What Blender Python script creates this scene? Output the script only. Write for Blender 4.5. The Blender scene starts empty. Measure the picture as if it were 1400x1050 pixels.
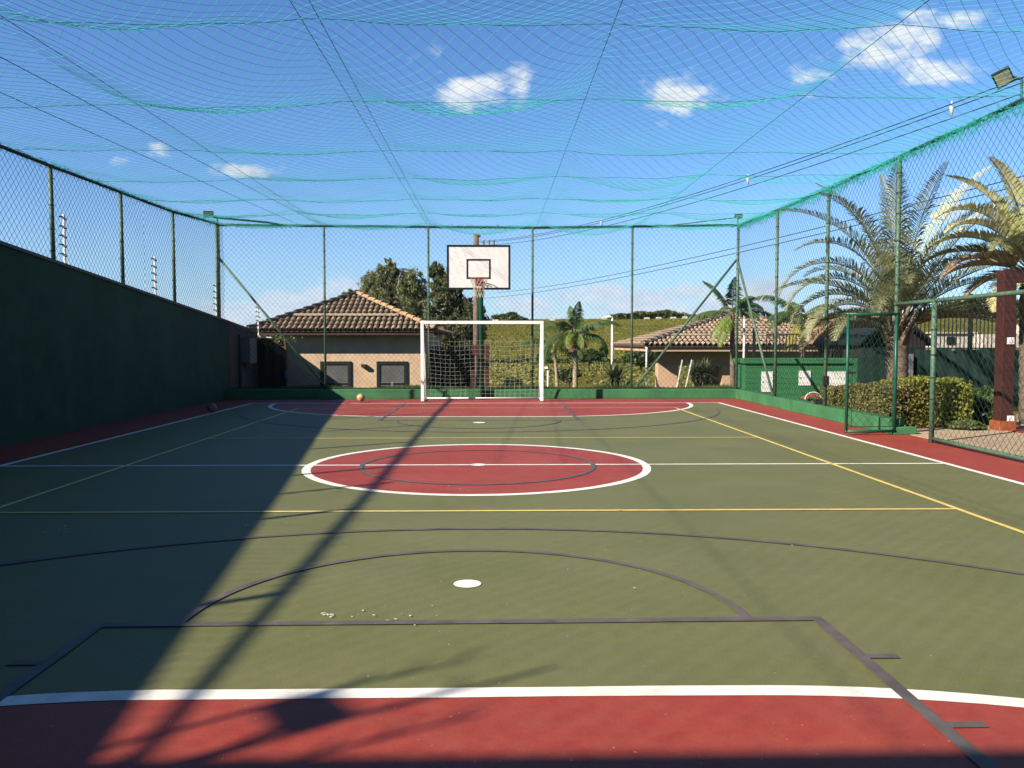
import bpy, math, random
import numpy as np
from mathutils import Vector, Matrix, noise
random.seed(7); R = random.random; U = random.uniform
S = bpy.context.scene; COL = S.collection
PI = math.pi
# ------------------------------------------------------------------ camera
F, YAW, PIT, HC = 1142.0, 0.0202, 0.0492, 1.422
cd = bpy.data.cameras.new('camera'); cam = bpy.data.objects.new('camera', cd); COL.objects.link(cam)
cd.sensor_fit = 'HORIZONTAL'; cd.sensor_width = 36; cd.lens = 36 * F / 1400
cd.clip_start = .05; cd.clip_end = 3000
cam.location = (0, 0, HC); cam.rotation_euler = (PI/2 - PIT, 0, -YAW)
S.camera = cam
# ------------------------------------------------------------------ sun, sky
SUNDIR = Vector((-1.37, -.9, 1)).normalized()
EL = math.asin(SUNDIR.z); AZ = math.atan2(SUNDIR.x, SUNDIR.y)
sd = bpy.data.lights.new('sun', 'SUN'); sd.energy = 5.0; sd.angle = math.radians(.53); sd.color = (1, .92, .80)
so = bpy.data.objects.new('sun', sd); COL.objects.link(so)
so.rotation_euler = SUNDIR.to_track_quat('Z', 'Y').to_euler(); so.location = (-20, -14, 20)
S.view_settings.view_transform = 'Standard'; S.view_settings.look = 'None'
S.view_settings.exposure = 1.5; S.view_settings.gamma = 1; S.view_settings.use_curve_mapping = False
S.render.engine = 'CYCLES'

def ray(px, py):
    u = (px-700)/F; v = (525-py)/F
    cp, sp = math.cos(PIT), math.sin(PIT); c, s = math.cos(YAW), math.sin(YAW)
    d = (u, cp+v*sp, -sp+v*cp)
    return Vector((c*d[0]+s*d[1], -s*d[0]+c*d[1], d[2]))
def at(px, py, Y):                       # point of the vertical plane y = Y seen at a pixel
    d = ray(px, py); return Vector((0, 0, HC)) + d*(Y/d.y)
def gnd(px, py, z=0):
    d = ray(px, py); return Vector((0, 0, HC)) + d*((z-HC)/d.z)

class NT:
    def __init__(s, tree): s.t = tree; s.n = tree.nodes; s.l = tree.links
    def node(s, typ, **kw):
        n = s.n.new(typ)
        for k, v in kw.items(): setattr(n, k, v)
        return n
    def put(s, sock, v):
        if v is None: return
        if isinstance(v, bpy.types.NodeSocket): s.l.new(v, sock)
        else: sock.default_value = v
    def math(s, op, a, b=None, c=None, clamp=False):
        n = s.node('ShaderNodeMath', operation=op); n.use_clamp = clamp
        s.put(n.inputs[0], a); s.put(n.inputs[1], b)
        if c is not None: s.put(n.inputs[2], c)
        return n.outputs[0]
    def mix(s, f, a, b, mode='MIX'):
        n = s.node('ShaderNodeMix', data_type='RGBA', blend_type=mode)
        s.put(n.inputs[0], f); s.put(n.inputs[6], a); s.put(n.inputs[7], b); return n.outputs[2]
    def ramp(s, v, lo, hi, a=0.0, b=1.0, smooth=False):
        n = s.node('ShaderNodeMapRange'); n.clamp = True
        if smooth: n.interpolation_type = 'SMOOTHSTEP'
        s.put(n.inputs[0], v); n.inputs[1].default_value = lo; n.inputs[2].default_value = hi
        n.inputs[3].default_value = a; n.inputs[4].default_value = b; return n.outputs[0]
    def noise(s, vec, scale, detail=4, rough=.6, dist=0):
        n = s.node('ShaderNodeTexNoise'); s.put(n.inputs['Vector'], vec)
        n.inputs['Scale'].default_value = scale; n.inputs['Detail'].default_value = detail
        n.inputs['Roughness'].default_value = rough; n.inputs['Distortion'].default_value = dist
        return n.outputs[0]

W = bpy.data.worlds.new('World'); S.world = W; W.use_nodes = True
w = NT(W.node_tree); w.n.clear()
sky = w.node('ShaderNodeTexSky', sky_type='NISHITA'); sky.sun_disc = False
sky.sun_elevation = EL; sky.sun_rotation = AZ; sky.air_density = 1.0; sky.dust_density = .1; sky.ozone_density = 2.2
hs = w.node('ShaderNodeHueSaturation'); hs.inputs['Saturation'].default_value = 1.05; hs.inputs['Value'].default_value = 1.0
w.l.new(sky.outputs[0], hs.inputs['Color'])
tc = w.node('ShaderNodeTexCoord'); sep = w.node('ShaderNodeSeparateXYZ'); w.l.new(tc.outputs['Generated'], sep.inputs[0])
ysafe = w.math('MAXIMUM', sep.outputs[1], .02)
cu = w.math('DIVIDE', sep.outputs[0], ysafe); cv = w.math('DIVIDE', sep.outputs[2], ysafe)
cb = w.node('ShaderNodeCombineXYZ'); w.l.new(cu, cb.inputs[0]); w.l.new(cv, cb.inputs[1])
mp = w.node('ShaderNodeMapping'); w.l.new(cb.outputs[0], mp.inputs[0]); mp.inputs['Scale'].default_value = (1, 1.9, 1)
n1 = w.noise(mp.outputs[0], 13, 7, .62, .3); n2 = w.noise(mp.outputs[0], 32, 5, .6)
clouds = [  # azimuth/elevation ratios of each cloud: centre px, py, radii, weight
 (640,121,48,24,1),(608,126,20,12,.75),(712,122,15,24,.6),(925,132,40,27,.95),(958,142,26,12,.6),(1195,66,44,28,1),(1240,54,48,24,.95),(1172,82,24,15,.75),(1275,97,54,20,1),
 (1108,105,30,27,.4),(1092,125,30,12,.35),(337,232,40,11,.95),(318,230,20,8,.9),(165,219,28,9,.5),(222,212,17,15,.55),(600,73,24,7,.35),(1290,30,60,14,.45),
 (395,418,62,16,1),(330,432,70,20,1),(440,410,40,15,1),(490,405,30,12,.9),(775,404,34,15,1.15),(826,402,24,14,1.1),(862,422,90,14,.9),(938,399,34,13,1.2),(885,412,60,15,1),(730,418,50,14,.8),(1045,402,46,22,1.1),(1010,425,90,18,.9),(1300,292,40,26,.7),(1160,425,110,22,.5),(500,380,30,16,.25)]
acc = None
for px, py, rx, ry, wt in clouds:
    d = ray(px, py); u0, v0 = d.x/d.y, d.z/d.y
    a = w.math('DIVIDE', w.math('SUBTRACT', cu, u0), rx/F*1.35); b = w.math('DIVIDE', w.math('SUBTRACT', cv, v0), ry/F*1.35)
    r2 = w.math('ADD', w.math('MULTIPLY', a, a), w.math('MULTIPLY', b, b))
    m = w.math('MULTIPLY', w.math('SUBTRACT', 1.0, w.math('SQRT', r2)), wt)
    acc = m if acc is None else w.math('MAXIMUM', acc, m)
acc = w.math('MAXIMUM', acc, -.4)
acc = w.math('ADD', acc, w.ramp(cv, .045, .13, .15, 0))
dens = w.math('ADD', acc, w.math('MULTIPLY', w.math('SUBTRACT', n1, .52), 2.4))
dens = w.math('ADD', dens, w.math('MULTIPLY', w.math('SUBTRACT', n2, .5), 1.0))
alpha = w.ramp(dens, .02, .80, 0, .93, True)
alpha = w.math('MULTIPLY', alpha, w.ramp(sep.outputs[1], .05, .2))
low = w.ramp(cv, .0, .11, .95, 1.0)
ccol = w.mix(w.ramp(n2, .35, .7), (5.2, 5.7, 6.6, 1), (7.4, 7.3, 7.2, 1))
ccol = w.mix(1.0, ccol, low, 'MULTIPLY')
blue = w.mix(1.0, hs.outputs[0], (.69, .90, 1.20, 1), 'MULTIPLY')
fin = w.mix(alpha, blue, ccol)
# light milky band just above the horizon
fin = w.mix(w.ramp(cv, .0, .22, .45, 0, True), fin, (3.3, 4.8, 6.7, 1))
bg = w.node('ShaderNodeBackground'); bg.inputs[1].default_value = .05; w.l.new(fin, bg.inputs[0])
wo = w.node('ShaderNodeOutputWorld'); w.l.new(bg.outputs[0], wo.inputs[0])

# ------------------------------------------------------------------ materials
KEEP = {'yellow_line': .78, 'wall_green': 0.62, 'tile': 0.64, 'tile_pink': 0.64, 'ridge': 0.64, 'white_paint': 0.72, 'board_white': 0.62, 'white_line': 0.78, 'field': 0.68, 'pebble': 0.64, 'lamp_glass': 0.72, 'dark_line': 1.0, 'far_white': 0.6, 'trunk_pale': 0.72, 'trunk': 0.72, 'stucco': 0.576, 'stucco_pink': 0.576, 'court_green': 0.52, 'court_red': 0.43}
def mat(name, col, rough=.7, var=.15, scale=6, col2=None, bump=0, bscale=60, spec=.3, metal=0, extra=None, stretch=None, detail=5, lo=.35, hi=.65, trans=0):
    m = bpy.data.materials.new(name); m.use_nodes = True
    t = NT(m.node_tree); t.n.clear()
    out = t.node('ShaderNodeOutputMaterial'); b = t.node('ShaderNodeBsdfPrincipled')
    b.inputs['Roughness'].default_value = rough; b.inputs['Specular IOR Level'].default_value = spec; b.inputs['Metallic'].default_value = metal
    c = t.node('ShaderNodeTexCoord'); vec = c.outputs['Object']
    if stretch:
        mm = t.node('ShaderNodeMapping'); mm.inputs['Scale'].default_value = stretch; t.l.new(vec, mm.inputs[0]); vec = mm.outputs[0]
    kk = KEEP.get(name, .54) if not trans else (.80 if name not in ('net_teal', 'net_dark') else .66)
    col = tuple(x*kk for x in col); col2 = tuple(x*kk for x in col2) if col2 else None
    col = (*col, 1); c2 = (*col2, 1) if col2 else tuple(x*(1-2*var) for x in col[:3]) + (1,)
    n = t.noise(vec, scale, detail)
    base = t.mix(t.ramp(n, lo, hi), col, c2)
    if extra: base = extra(t, vec, base)
    t.l.new(base, b.inputs['Base Color'])
    if bump:
        bn = t.node('ShaderNodeBump'); bn.inputs['Strength'].default_value = bump; bn.inputs['Distance'].default_value = .02
        t.l.new(t.noise(vec, bscale, 3), bn.inputs['Height']); t.l.new(bn.outputs[0], b.inputs['Normal'])
    if trans:
        tr = t.node('ShaderNodeBsdfTranslucent'); t.l.new(base, tr.inputs[0]); ms = t.node('ShaderNodeMixShader'); ms.inputs[0].default_value = trans
        t.l.new(b.outputs[0], ms.inputs[1]); t.l.new(tr.outputs[0], ms.inputs[2]); t.l.new(ms.outputs[0], out.inputs[0])
    else: t.l.new(b.outputs[0], out.inputs[0])
    return m
def scuff_and_shade(light, amt, s1=.8, s2=9):
    def f(t, vec, base):
        base = t.mix(t.ramp(t.noise(vec, s1, 6, .7), .45, .75, 0, amt), base, (*light, 1))
        sv = t.node('ShaderNodeMapping'); sv.inputs['Rotation'].default_value = (0, 0, .55); sv.inputs['Scale'].default_value = (.5, 3.2, 1); t.l.new(vec, sv.inputs[0])
        base = t.mix(t.ramp(t.noise(sv.outputs[0], 2.2, 5, .65), .42, .66, 0, .38), base, t.mix(.6, base, (light[0]*.62, light[1]*.62, light[2]*.62, 1)))  # streaks painted in after the net's blurred shadow, on top of the scuffs
        base = t.mix(t.ramp(t.noise(vec, s2, 8, .75), .3, .75, 0, .5), base, t.mix(.75, base, (*light, 1)))
        sp = t.ramp(t.noise(vec, 38, 2, .5), .73, .78, 0, .5)
        return t.mix(sp, base, (.45, .45, .38, 1))
    return f
M = {}
M['court_green'] = mat('court_green', (.156, .170, .040), .62, scale=1.1, col2=(.192, .196, .058), bump=.25, bscale=160, extra=scuff_and_shade((.125, .118, .062), .4))
M['court_red'] = mat('court_red', (.40, .032, .015), .6, scale=1.4, col2=(.48, .054, .026), bump=.2, bscale=160, extra=scuff_and_shade((.27, .075, .05), .3))
wear = lambda t, v, b: t.mix(t.ramp(t.noise(v, 16, 8, .8), .60, .72, 0, .6), t.mix(t.ramp(t.noise(v, 1.7, 5, .7), .5, .75, 0, .5), b, (.42, .34, .24, 1)), (.20, .17, .11, 1))
M['white_line'] = mat('white_line', (.74, .71, .64), .6, scale=7, col2=(.60, .55, .46), lo=.45, hi=.8, extra=wear)
M['yellow_line'] = mat('yellow_line', (.68, .50, .12), .6, scale=7, col2=(.55, .42, .14))
M['dark_line'] = mat('dark_line', (.058, .049, .046), .6, scale=5, col2=(.095, .080, .07))
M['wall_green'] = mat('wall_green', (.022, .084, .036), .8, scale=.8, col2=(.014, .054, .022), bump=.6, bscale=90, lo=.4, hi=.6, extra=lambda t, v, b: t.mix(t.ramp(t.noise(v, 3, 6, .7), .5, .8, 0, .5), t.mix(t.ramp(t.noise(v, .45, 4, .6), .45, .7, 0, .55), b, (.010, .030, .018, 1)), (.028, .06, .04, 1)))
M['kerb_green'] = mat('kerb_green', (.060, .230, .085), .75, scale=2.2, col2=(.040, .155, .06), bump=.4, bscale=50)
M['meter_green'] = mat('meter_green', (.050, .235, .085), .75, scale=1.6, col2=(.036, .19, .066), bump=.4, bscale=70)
M['post_green'] = mat('post_green', (.055, .145, .085), .55, scale=30, col2=(.16, .20, .13), lo=.45, hi=.62)
M['pole_green'] = mat('pole_green', (.010, .105, .060), .4, scale=20, col2=(.008, .09, .05))
M['wire_green'] = mat('wire_green', (.018, .06, .036), .5)
M['wire_dark'] = mat('wire_dark', (.016, .03, .028), .6)
M['net_teal'] = mat('net_teal', (.05, .62, .50), .55, scale=2, col2=(.03, .48, .38), trans=.25)
M['net_dark'] = mat('net_dark', (.010, .13, .085), .7, scale=30, col2=(.02, .30, .19), trans=.1)
M['cable'] = mat('cable', (.015, .03, .045), .5)
M['white_paint'] = mat('white_paint', (.80, .78, .74), .4, scale=12, col2=(.68, .64, .58), lo=.5, hi=.8)
M['rope_white'] = mat('rope_white', (.72, .70, .62), .8)
M['rope_cream'] = mat('rope_cream', (.74, .66, .50), .8)
M['board_white'] = mat('board_white', (.80, .77, .74), .5, scale=5, col2=(.72, .68, .64))
M['black'] = mat('black', (.012, .012, .014), .5)
M['rim_red'] = mat('rim_red', (.55, .05, .02), .45)
M['ball_yellow'] = mat('ball_yellow', (.72, .42, .10), .5, scale=8, col2=(.50, .27, .07))
M['ball_brown'] = mat('ball_brown', (.34, .19, .12), .6, scale=12, col2=(.18, .09, .06))
M['ball_pale'] = mat('ball_pale', (.74, .60, .38), .55)
M['concrete'] = mat('concrete', (.145, .10, .07), .9, scale=1.2, col2=(.075, .05, .035), bump=.8, bscale=40, stretch=(1.5, 1.5, .25))
M['rust_wall'] = mat('rust_wall', (.16, .085, .045), .9, scale=2.4, col2=(.05, .028, .018), bump=.8, bscale=40, stretch=(2.2, 2.2, .18))
M['stucco'] = mat('stucco', (.68, .49, .30), .85, scale=2, col2=(.54, .38, .25), bump=.35, bscale=60)
M['stucco_pink'] = mat('stucco_pink', (.62, .40, .25), .85, scale=2, col2=(.54, .35, .22), bump=.35, bscale=60)
M['tile'] = mat('tile', (.44, .31, .19), .85, scale=5, col2=(.17, .12, .078), bump=.5, bscale=30)
M['tile_pink'] = mat('tile_pink', (.46, .33, .23), .85, scale=5, col2=(.28, .19, .13), bump=.5, bscale=30)
M['tile_under'] = mat('tile_under', (.12, .075, .05), .95, scale=8)
M['ridge'] = mat('ridge', (.50, .30, .16), .85, scale=9, col2=(.28, .18, .10), bump=.4, bscale=30)
M['ridge_grey'] = mat('ridge_grey', (.20, .16, .12), .9, scale=9, col2=(.10, .085, .06))
M['mortar'] = mat('mortar', (.58, .47, .33), .9, scale=7, col2=(.42, .33, .23))
M['fascia'] = mat('fascia', (.085, .035, .025), .7)
M['glass'] = mat('glass', (.10, .105, .10), .12, spec=.6, scale=1.5, col2=(.16, .16, .15))
M['brown_paint'] = mat('brown_paint', (.085, .022, .020), .5, scale=5, col2=(.062, .018, .015))
M['base_orange'] = mat('base_orange', (.42, .10, .035), .8, scale=8)
M['dark_wood'] = mat('dark_wood', (.035, .02, .014), .85, scale=8, col2=(.012, .008, .007), stretch=(3, 3, .5))
M['pole_wood'] = mat('pole_wood', (.26, .18, .12), .9, scale=5, col2=(.12, .085, .06), bump=.6, bscale=20, stretch=(3, 3, .6))
M['trunk'] = mat('trunk', (.21, .155, .11), .95, scale=8, col2=(.10, .075, .055), bump=1, bscale=25, stretch=(1, 1, 3))
M['trunk_pale'] = mat('trunk_pale', (.40, .31, .22), .9, scale=10, col2=(.24, .19, .13), bump=.6, bscale=30, stretch=(1, 1, 4))
M['bark_dark'] = mat('bark_dark', (.07, .055, .04), .95, scale=8)
M['pebble'] = mat('pebble', (.52, .38, .23), .85, scale=7, col2=(.40, .29, .18), bump=.5, bscale=50)
M['metal_grey'] = mat('metal_grey', (.30, .31, .31), .5, scale=4, col2=(.22, .23, .24), metal=.2)
M['cabinet_beige'] = mat('cabinet_beige', (.24, .22, .18), .7, scale=4)
M['lamp_body'] = mat('lamp_body', (.03, .03, .028), .5)
M['lamp_glass'] = mat('lamp_glass', (.16, .16, .12), .2, scale=9, col2=(.30, .27, .19), spec=.6)
M['screen_green'] = mat('screen_green', (.012, .042, .034), .95, scale=3, col2=(.007, .028, .022), bump=.6, bscale=12, stretch=(3, 3, .5))
M['iron'] = mat('iron', (.016, .020, .018), .6)
M['plastic_blue'] = mat('plastic_blue', (.03, .16, .22), .5)
M['hose_red'] = mat('hose_red', (.55, .12, .08), .5)
M['kiosk'] = mat('kiosk', (.028, .022, .02), .9)
def leafmat(name, a, b, tr=.3, rough=.55, scale=1.5, spec=.35):
    return mat(name, a, rough, scale=scale, col2=b, trans=tr, spec=spec, detail=6, lo=.38, hi=.62)
M['leaf_wispy'] = leafmat('leaf_wispy', (.12, .15, .05), (.24, .23, .11))
M['leaf_dark'] = leafmat('leaf_dark', (.065, .085, .030), (.15, .14, .06))
M['palm_green'] = leafmat('palm_green', (.036, .072, .020), (.075, .12, .028), .25)
M['palm_yellow'] = leafmat('palm_yellow', (.22, .22, .03), (.30, .22, .04), .3)
M['palm_lit'] = leafmat('palm_lit', (.10, .17, .025), (.16, .20, .03), .3)  # brighter copy of the palm green, for fronds meant to look sunlit
M['palm_dead'] = leafmat('palm_dead', (.36, .25, .14), (.24, .16, .09), .2)
M['palm_grey'] = leafmat('palm_grey', (.120, .150, .070), (.25, .24, .115), .25, scale=2.5)
M['palm_pale'] = leafmat('palm_pale', (.42, .43, .18), (.55, .50, .24), .3)
M['rachis'] = mat('rachis', (.26, .22, .10), .7, scale=6, col2=(.18, .16, .08))
M['hedge_shade'] = leafmat('hedge_shade', (.11, .12, .03), (.22, .17, .05), .2, scale=4)  # part-shaded copy of the hedge leaves; the next one is the sunlit copy
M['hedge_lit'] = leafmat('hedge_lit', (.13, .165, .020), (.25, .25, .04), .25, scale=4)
M['core'] = mat('core', (.018, .022, .010), .95)
M['grass'] = leafmat('grass', (.050, .085, .018), (.10, .12, .030), .25, scale=3)
M['yucca'] = leafmat('yucca', (.045, .065, .038), (.11, .12, .06), .15, scale=4)
M['agave_light'] = leafmat('agave_light', (.16, .22, .06), (.22, .26, .10), .2, scale=4)
M['bush_far'] = leafmat('bush_far', (.030, .052, .014), (.065, .085, .022), .15, scale=.6)
M['crop'] = leafmat('crop', (.10, .112, .030), (.22, .205, .065), .1, scale=.2, spec=0)
M['far_white'] = mat('far_white', (.62, .55, .46), .9)
def field(t, v, b):
    n = t.noise(v, .035, 6, .65); b = t.mix(t.ramp(n, .4, .62), b, (.10, .080, .018, 1))
    n = t.noise(v, .6, 6, .75); b = t.mix(t.ramp(n, .45, .68, 0, .85), b, (.035, .04, .010, 1))
    return b
M['field'] = mat('field', (.18, .175, .040), .95, spec=0, scale=.012, col2=(.105, .108, .03), extra=field)

# ------------------------------------------------------------------ mesh helpers
class MB:
    def __init__(s): s.v = []; s.f = []; s.mi = []; s.cur = 0
    def quad(s, *p):
        n = len(s.v); s.v += [tuple(q) for q in p]; s.f.append(tuple(range(n, n+len(p)))); s.mi.append(s.cur); return s
    def box(s, x0, x1, y0, y1, z0, z1, mtx=None, bev=0):
        n = len(s.v); P = [(x, y, z) for z in (z0, z1) for y in (y0, y1) for x in (x0, x1)]
        if mtx is not None: P = [tuple(mtx @ Vector(q)) for q in P]
        s.v += P
        for f in ((0,2,3,1),(4,5,7,6),(0,1,5,4),(2,6,7,3),(0,4,6,2),(1,3,7,5)): s.f.append(tuple(n+i for i in f)); s.mi.append(s.cur)
        return s
    def tube(s, pts, r, n=6, cap=True, r2=None):
        pts = [Vector(p) for p in pts]; K = len(pts); base = len(s.v)
        prev = None
        for i, p in enumerate(pts):
            d = (pts[min(i+1, K-1)] - pts[max(i-1, 0)])
            if d.length < 1e-9: d = Vector((0, 0, 1))
            d.normalize()
            if prev is None:
                a = Vector((0, 0, 1)) if abs(d.z) < .9 else Vector((1, 0, 0)); e = d.cross(a).normalized()
            else:
                e = (prev - d*prev.dot(d)); e = e.normalized() if e.length > 1e-6 else d.orthogonal().normalized()
            prev = e; g = d.cross(e)
            rr = r[i] if isinstance(r, (list, tuple)) else (r if r2 is None else r + (r2-r)*i/(K-1))
            for k in range(n):
                a = 2*PI*k/n; s.v.append(tuple(p + e*(rr*math.cos(a)) + g*(rr*math.sin(a))))
        for i in range(K-1):
            for k in range(n):
                a = base+i*n+k; b = base+i*n+(k+1) % n; s.f.append((a, b, b+n, a+n)); s.mi.append(s.cur)
        if cap: s.f.append(tuple(base+k for k in reversed(range(n)))); s.mi.append(s.cur); s.f.append(tuple(base+(K-1)*n+k for k in range(n))); s.mi.append(s.cur)
        return s
    def build(s, name, m, parent=None, smooth=False, bevel=0):
        me = bpy.data.meshes.new(name); me.from_pydata(s.v, [], s.f)
        for x in (m if isinstance(m, (list, tuple)) else [m]): me.materials.append(M[x] if isinstance(x, str) else x)
        if isinstance(m, (list, tuple)): me.polygons.foreach_set('material_index', s.mi)
        if smooth: me.polygons.foreach_set('use_smooth', [True]*len(me.polygons))
        me.update()
        o = bpy.data.objects.new(name, me); COL.objects.link(o)
        if parent: o.parent = parent
        if bevel:
            b = o.modifiers.new('bevel', 'BEVEL'); b.width = bevel; b.segments = 2; b.limit_method = 'ANGLE'
        return o
def _each(s, name, m, parent=None, smooth=False, bevel=0):
    par = list(range(len(s.v)))
    def fd(a):
        while par[a] != a: par[a] = par[par[a]]; a = par[a]
        return a
    for f in s.f:
        for k in f[1:]:
            a, c = fd(f[0]), fd(k)
            if a != c: par[c] = a
    G = {}
    for f in s.f: G.setdefault(fd(f[0]), []).append(f)
    out = []
    for g in G.values():
        ids = sorted({k for f in g for k in f}); mp_ = {k: i for i, k in enumerate(ids)}; nb_ = MB(); nb_.v = [s.v[k] for k in ids]; nb_.f = [tuple(mp_[k] for k in f) for f in g]; nb_.mi = [0]*len(g)
        out.append(nb_.build(name, m, parent, smooth, bevel))
    return out
MB.each = _each
def empty(name, loc=(0, 0, 0)):
    o = bpy.data.objects.new(name, None); COL.objects.link(o); o.location = loc; o.empty_display_size = .2
    return o
def tag(o, label=None, cat=None, group=None, kind=None):
    if label: o['label'] = label
    if cat: o['category'] = cat
    if group: o['group'] = group
    if kind: o['kind'] = kind
    return o
def root(name, label, cat, group=None):
    return tag(empty(name), label, cat, group)      # parts are modelled in world coordinates
def strings(segs, r, n=3, taper=None):
    """many thin prisms at once; segs (N,2,3)"""
    segs = np.asarray(segs, float); a, b = segs[:, 0], segs[:, 1]; d = b-a
    L = np.linalg.norm(d, axis=1, keepdims=True); L[L == 0] = 1; d = d/L
    up = np.where(np.abs(d[:, 2:3]) < .9, [[0, 0, 1.]], [[1., 0, 0]]); e = np.cross(d, up); e /= np.linalg.norm(e, axis=1, keepdims=True); g = np.cross(d, e)
    V = np.zeros((len(segs), 2, n, 3))
    for k in range(n):
        o = e*math.cos(2*PI*k/n) + g*math.sin(2*PI*k/n)
        V[:, 0, k] = a + o*r; V[:, 1, k] = b + o*r
    base = (np.arange(len(segs))*2*n)[:, None]
    Fs = []
    for k in range(n):
        k2 = (k+1) % n; Fs.append(base + np.array([[k, k2, n+k2, n+k]]))
    return V.reshape(-1, 3), np.stack(Fs, 1).reshape(-1, 4)
def quads_obj(name, V, Fq, m, parent=None, smooth=False):
    V = np.asarray(V, np.float32); Fq = np.asarray(Fq, np.int32); k = Fq.shape[1]
    me = bpy.data.meshes.new(name); me.vertices.add(len(V)); me.vertices.foreach_set('co', V.ravel())
    me.loops.add(Fq.size); me.loops.foreach_set('vertex_index', Fq.ravel()); me.polygons.add(len(Fq))
    me.polygons.foreach_set('loop_start', np.arange(0, Fq.size, k, dtype=np.int32)); me.polygons.foreach_set('loop_total', np.full(len(Fq), k, np.int32))
    if smooth: me.polygons.foreach_set('use_smooth', np.ones(len(Fq), bool))
    me.update(calc_edges=True)
    me.materials.append(M[m]); o = bpy.data.objects.new(name, me); COL.objects.link(o)
    if parent: o.parent = parent
    return o
def clip_line(p, d, planes):
    """planes: (nx,nz,c) keep nx*x+nz*z<=c"""
    t0, t1 = -1e9, 1e9
    for nx, nz, c in planes:
        den = nx*d[0]+nz*d[1]; num = c-(nx*p[0]+nz*p[1])
        if abs(den) < 1e-9:
            if num < 0: return None
        elif den > 0: t1 = min(t1, num/den)
        else: t0 = max(t0, num/den)
    return (t0, t1) if t1 > t0 else None
def chain_link(name, A, B, zb, zt, parent, diag=.125, r=.0026, m='wire_green'):
    """A,B plan points; zb,zt = (z at A, z at B) bottom and top"""
    A = np.array(A, float); B = np.array(B, float); L = np.linalg.norm(B-A); ax = (B-A)/L; nrm = np.array([-ax[1], ax[0]])
    sb = (zb[1]-zb[0])/L; st = (zt[1]-zt[0])/L
    planes = [(-1, 0, 0), (1, 0, L), (sb, -1, -zb[0]), (-st, 1, zt[0])]
    segs = []
    rs = np.random.RandomState(3)
    for sg in (1, -1):
        lo, hi = -8, L+8
        x = math.floor(lo/diag)*diag
        while x < hi:
            c = clip_line((x + (0 if sg > 0 else diag*.5), 0), (sg*.70710678*.96, .70710678*1.04), planes)
            if c:
                t0, t1 = c; P = []
                nseg = max(1, int((t1-t0)/.5))
                for k in range(nseg+1):
                    t = t0+(t1-t0)*k/nseg; X = x + (0 if sg > 0 else diag*.5)+sg*.70710678*.96*t; Z = .70710678*1.04*t
                    w_ = .018*math.sin(X*1.7+Z*.9)*math.sin(Z*2.1+X*.3); wob = .012*math.sin(X*2.3+1)*math.sin(Z*1.3)
                    P.append([A[0]+ax[0]*(X+wob)+nrm[0]*(w_+sg*.002), A[1]+ax[1]*(X+wob)+nrm[1]*(w_+sg*.002), Z])
                for k in range(nseg): segs.append([P[k], P[k+1]])
            x += diag
    V, Fq = strings(segs, r)
    o = quads_obj(name, V, Fq, m, parent); return o

# ------------------------------------------------------------------ terrain
def terr(x, y):
    z = float(np.interp(y, [-80, 20.2, 23, 60, 110, 200, 320, 430, 800], [-.06, -.06, -1.15, -2.0, -1.9, 3.0, 10.2, 7, -8]))
    k = min(1, max(0, (y-60)/120)); z += k*(1.2*noise.noise(Vector((x*.008, y*.008, 3)))*2 + .5*noise.noise(Vector((x*.04, y*.04, 1))))
    if y > 60: f_ = min(1, max(0, (x+75)/60)); z = z*f_ + (1-f_)*min(z, -1.0)
    if -7.2 < x < 6.6 and -3 < y < 22: z = -.35
    if x < -7.2: z = min(z, -.06) if y < 60 else z
    return z
xs = sorted(set([-900, -600, -400, -300, -220, -160, -120, -90, -70, -50, -35, -25, -18, -12, -7.21, -7.19, -4, 0, 4, 6.59, 6.61, 8, 10, 13, 17, 22, 28, 36, 46, 60, 75, 90, 110, 130, 155, 180, 210, 250, 300, 380, 480, 600, 900]))
ys = [-300, -100, -50, -20, -8, -3.01, -2.99, 5, 12, 18, 20.2, 21.9, 22.1, 23, 25, 30, 38, 48, 60] + list(range(70, 440, 8)) + [480, 560, 700, 1000]
tb = MB(); tb.v = [(x, y, terr(x, y)) for y in ys for x in xs]; nx = len(xs)
tb.f = [(j*nx+i, j*nx+i+1, (j+1)*nx+i+1, (j+1)*nx+i) for j in range(len(ys)-1) for i in range(nx-1)]; tb.mi = [0]*len(tb.f)
tag(tb.build('terrain', 'field', smooth=True), kind='structure')

# ------------------------------------------------------------------ the court
CX, CY = -.20, 9.68
XL, XR, YB, YN = -5.74, 5.34, 19.66, -.3
def sheet(name, pts, z, m):
    b = MB(); b.quad(*[(x, y, z) for x, y in pts]); return tag(b.build(name, m), kind='structure')
b = MB(); b.box(-7.0, 6.42, -2.2, 21.6, -.3, 0); tag(b.build('court_slab', 'court_red'), kind='structure')
sheet('court_green_area', [(XL, YN), (XR, YN), (XR, YB), (XL, YB)], .0015, 'court_green')
def disc(cx, cy, r, n=96, a0=0, a1=2*PI): return [(cx+r*math.cos(a0+(a1-a0)*i/n), cy+r*math.sin(a0+(a1-a0)*i/n)) for i in range(n+1)]
sheet('centre_circle_red', disc(CX, CY, 1.93)[:-1], .003, 'court_red')
RD, HS = 3.66, 1.22
def dpath(far, r=RD, n=40):
    if far: y0 = YB; sg = -1
    else: y0 = -.3; sg = 1
    cxx = -.30 if far else -.16
    l = [(cxx-HS+r*math.cos(a), y0+sg*r*math.sin(a)) for a in np.linspace(PI, PI/2, n)]
    q = [(cxx+HS+r*math.cos(a), y0+sg*r*math.sin(a)) for a in np.linspace(PI/2, 0, n)]
    return l+q
sheet('far_goal_area_red', list(reversed(dpath(True))), .003, 'court_red')
sheet('near_goal_area_red', dpath(False)+[(XR-.6, -2.1), (XL+.6, -2.1)], .003, 'court_red')
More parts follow.
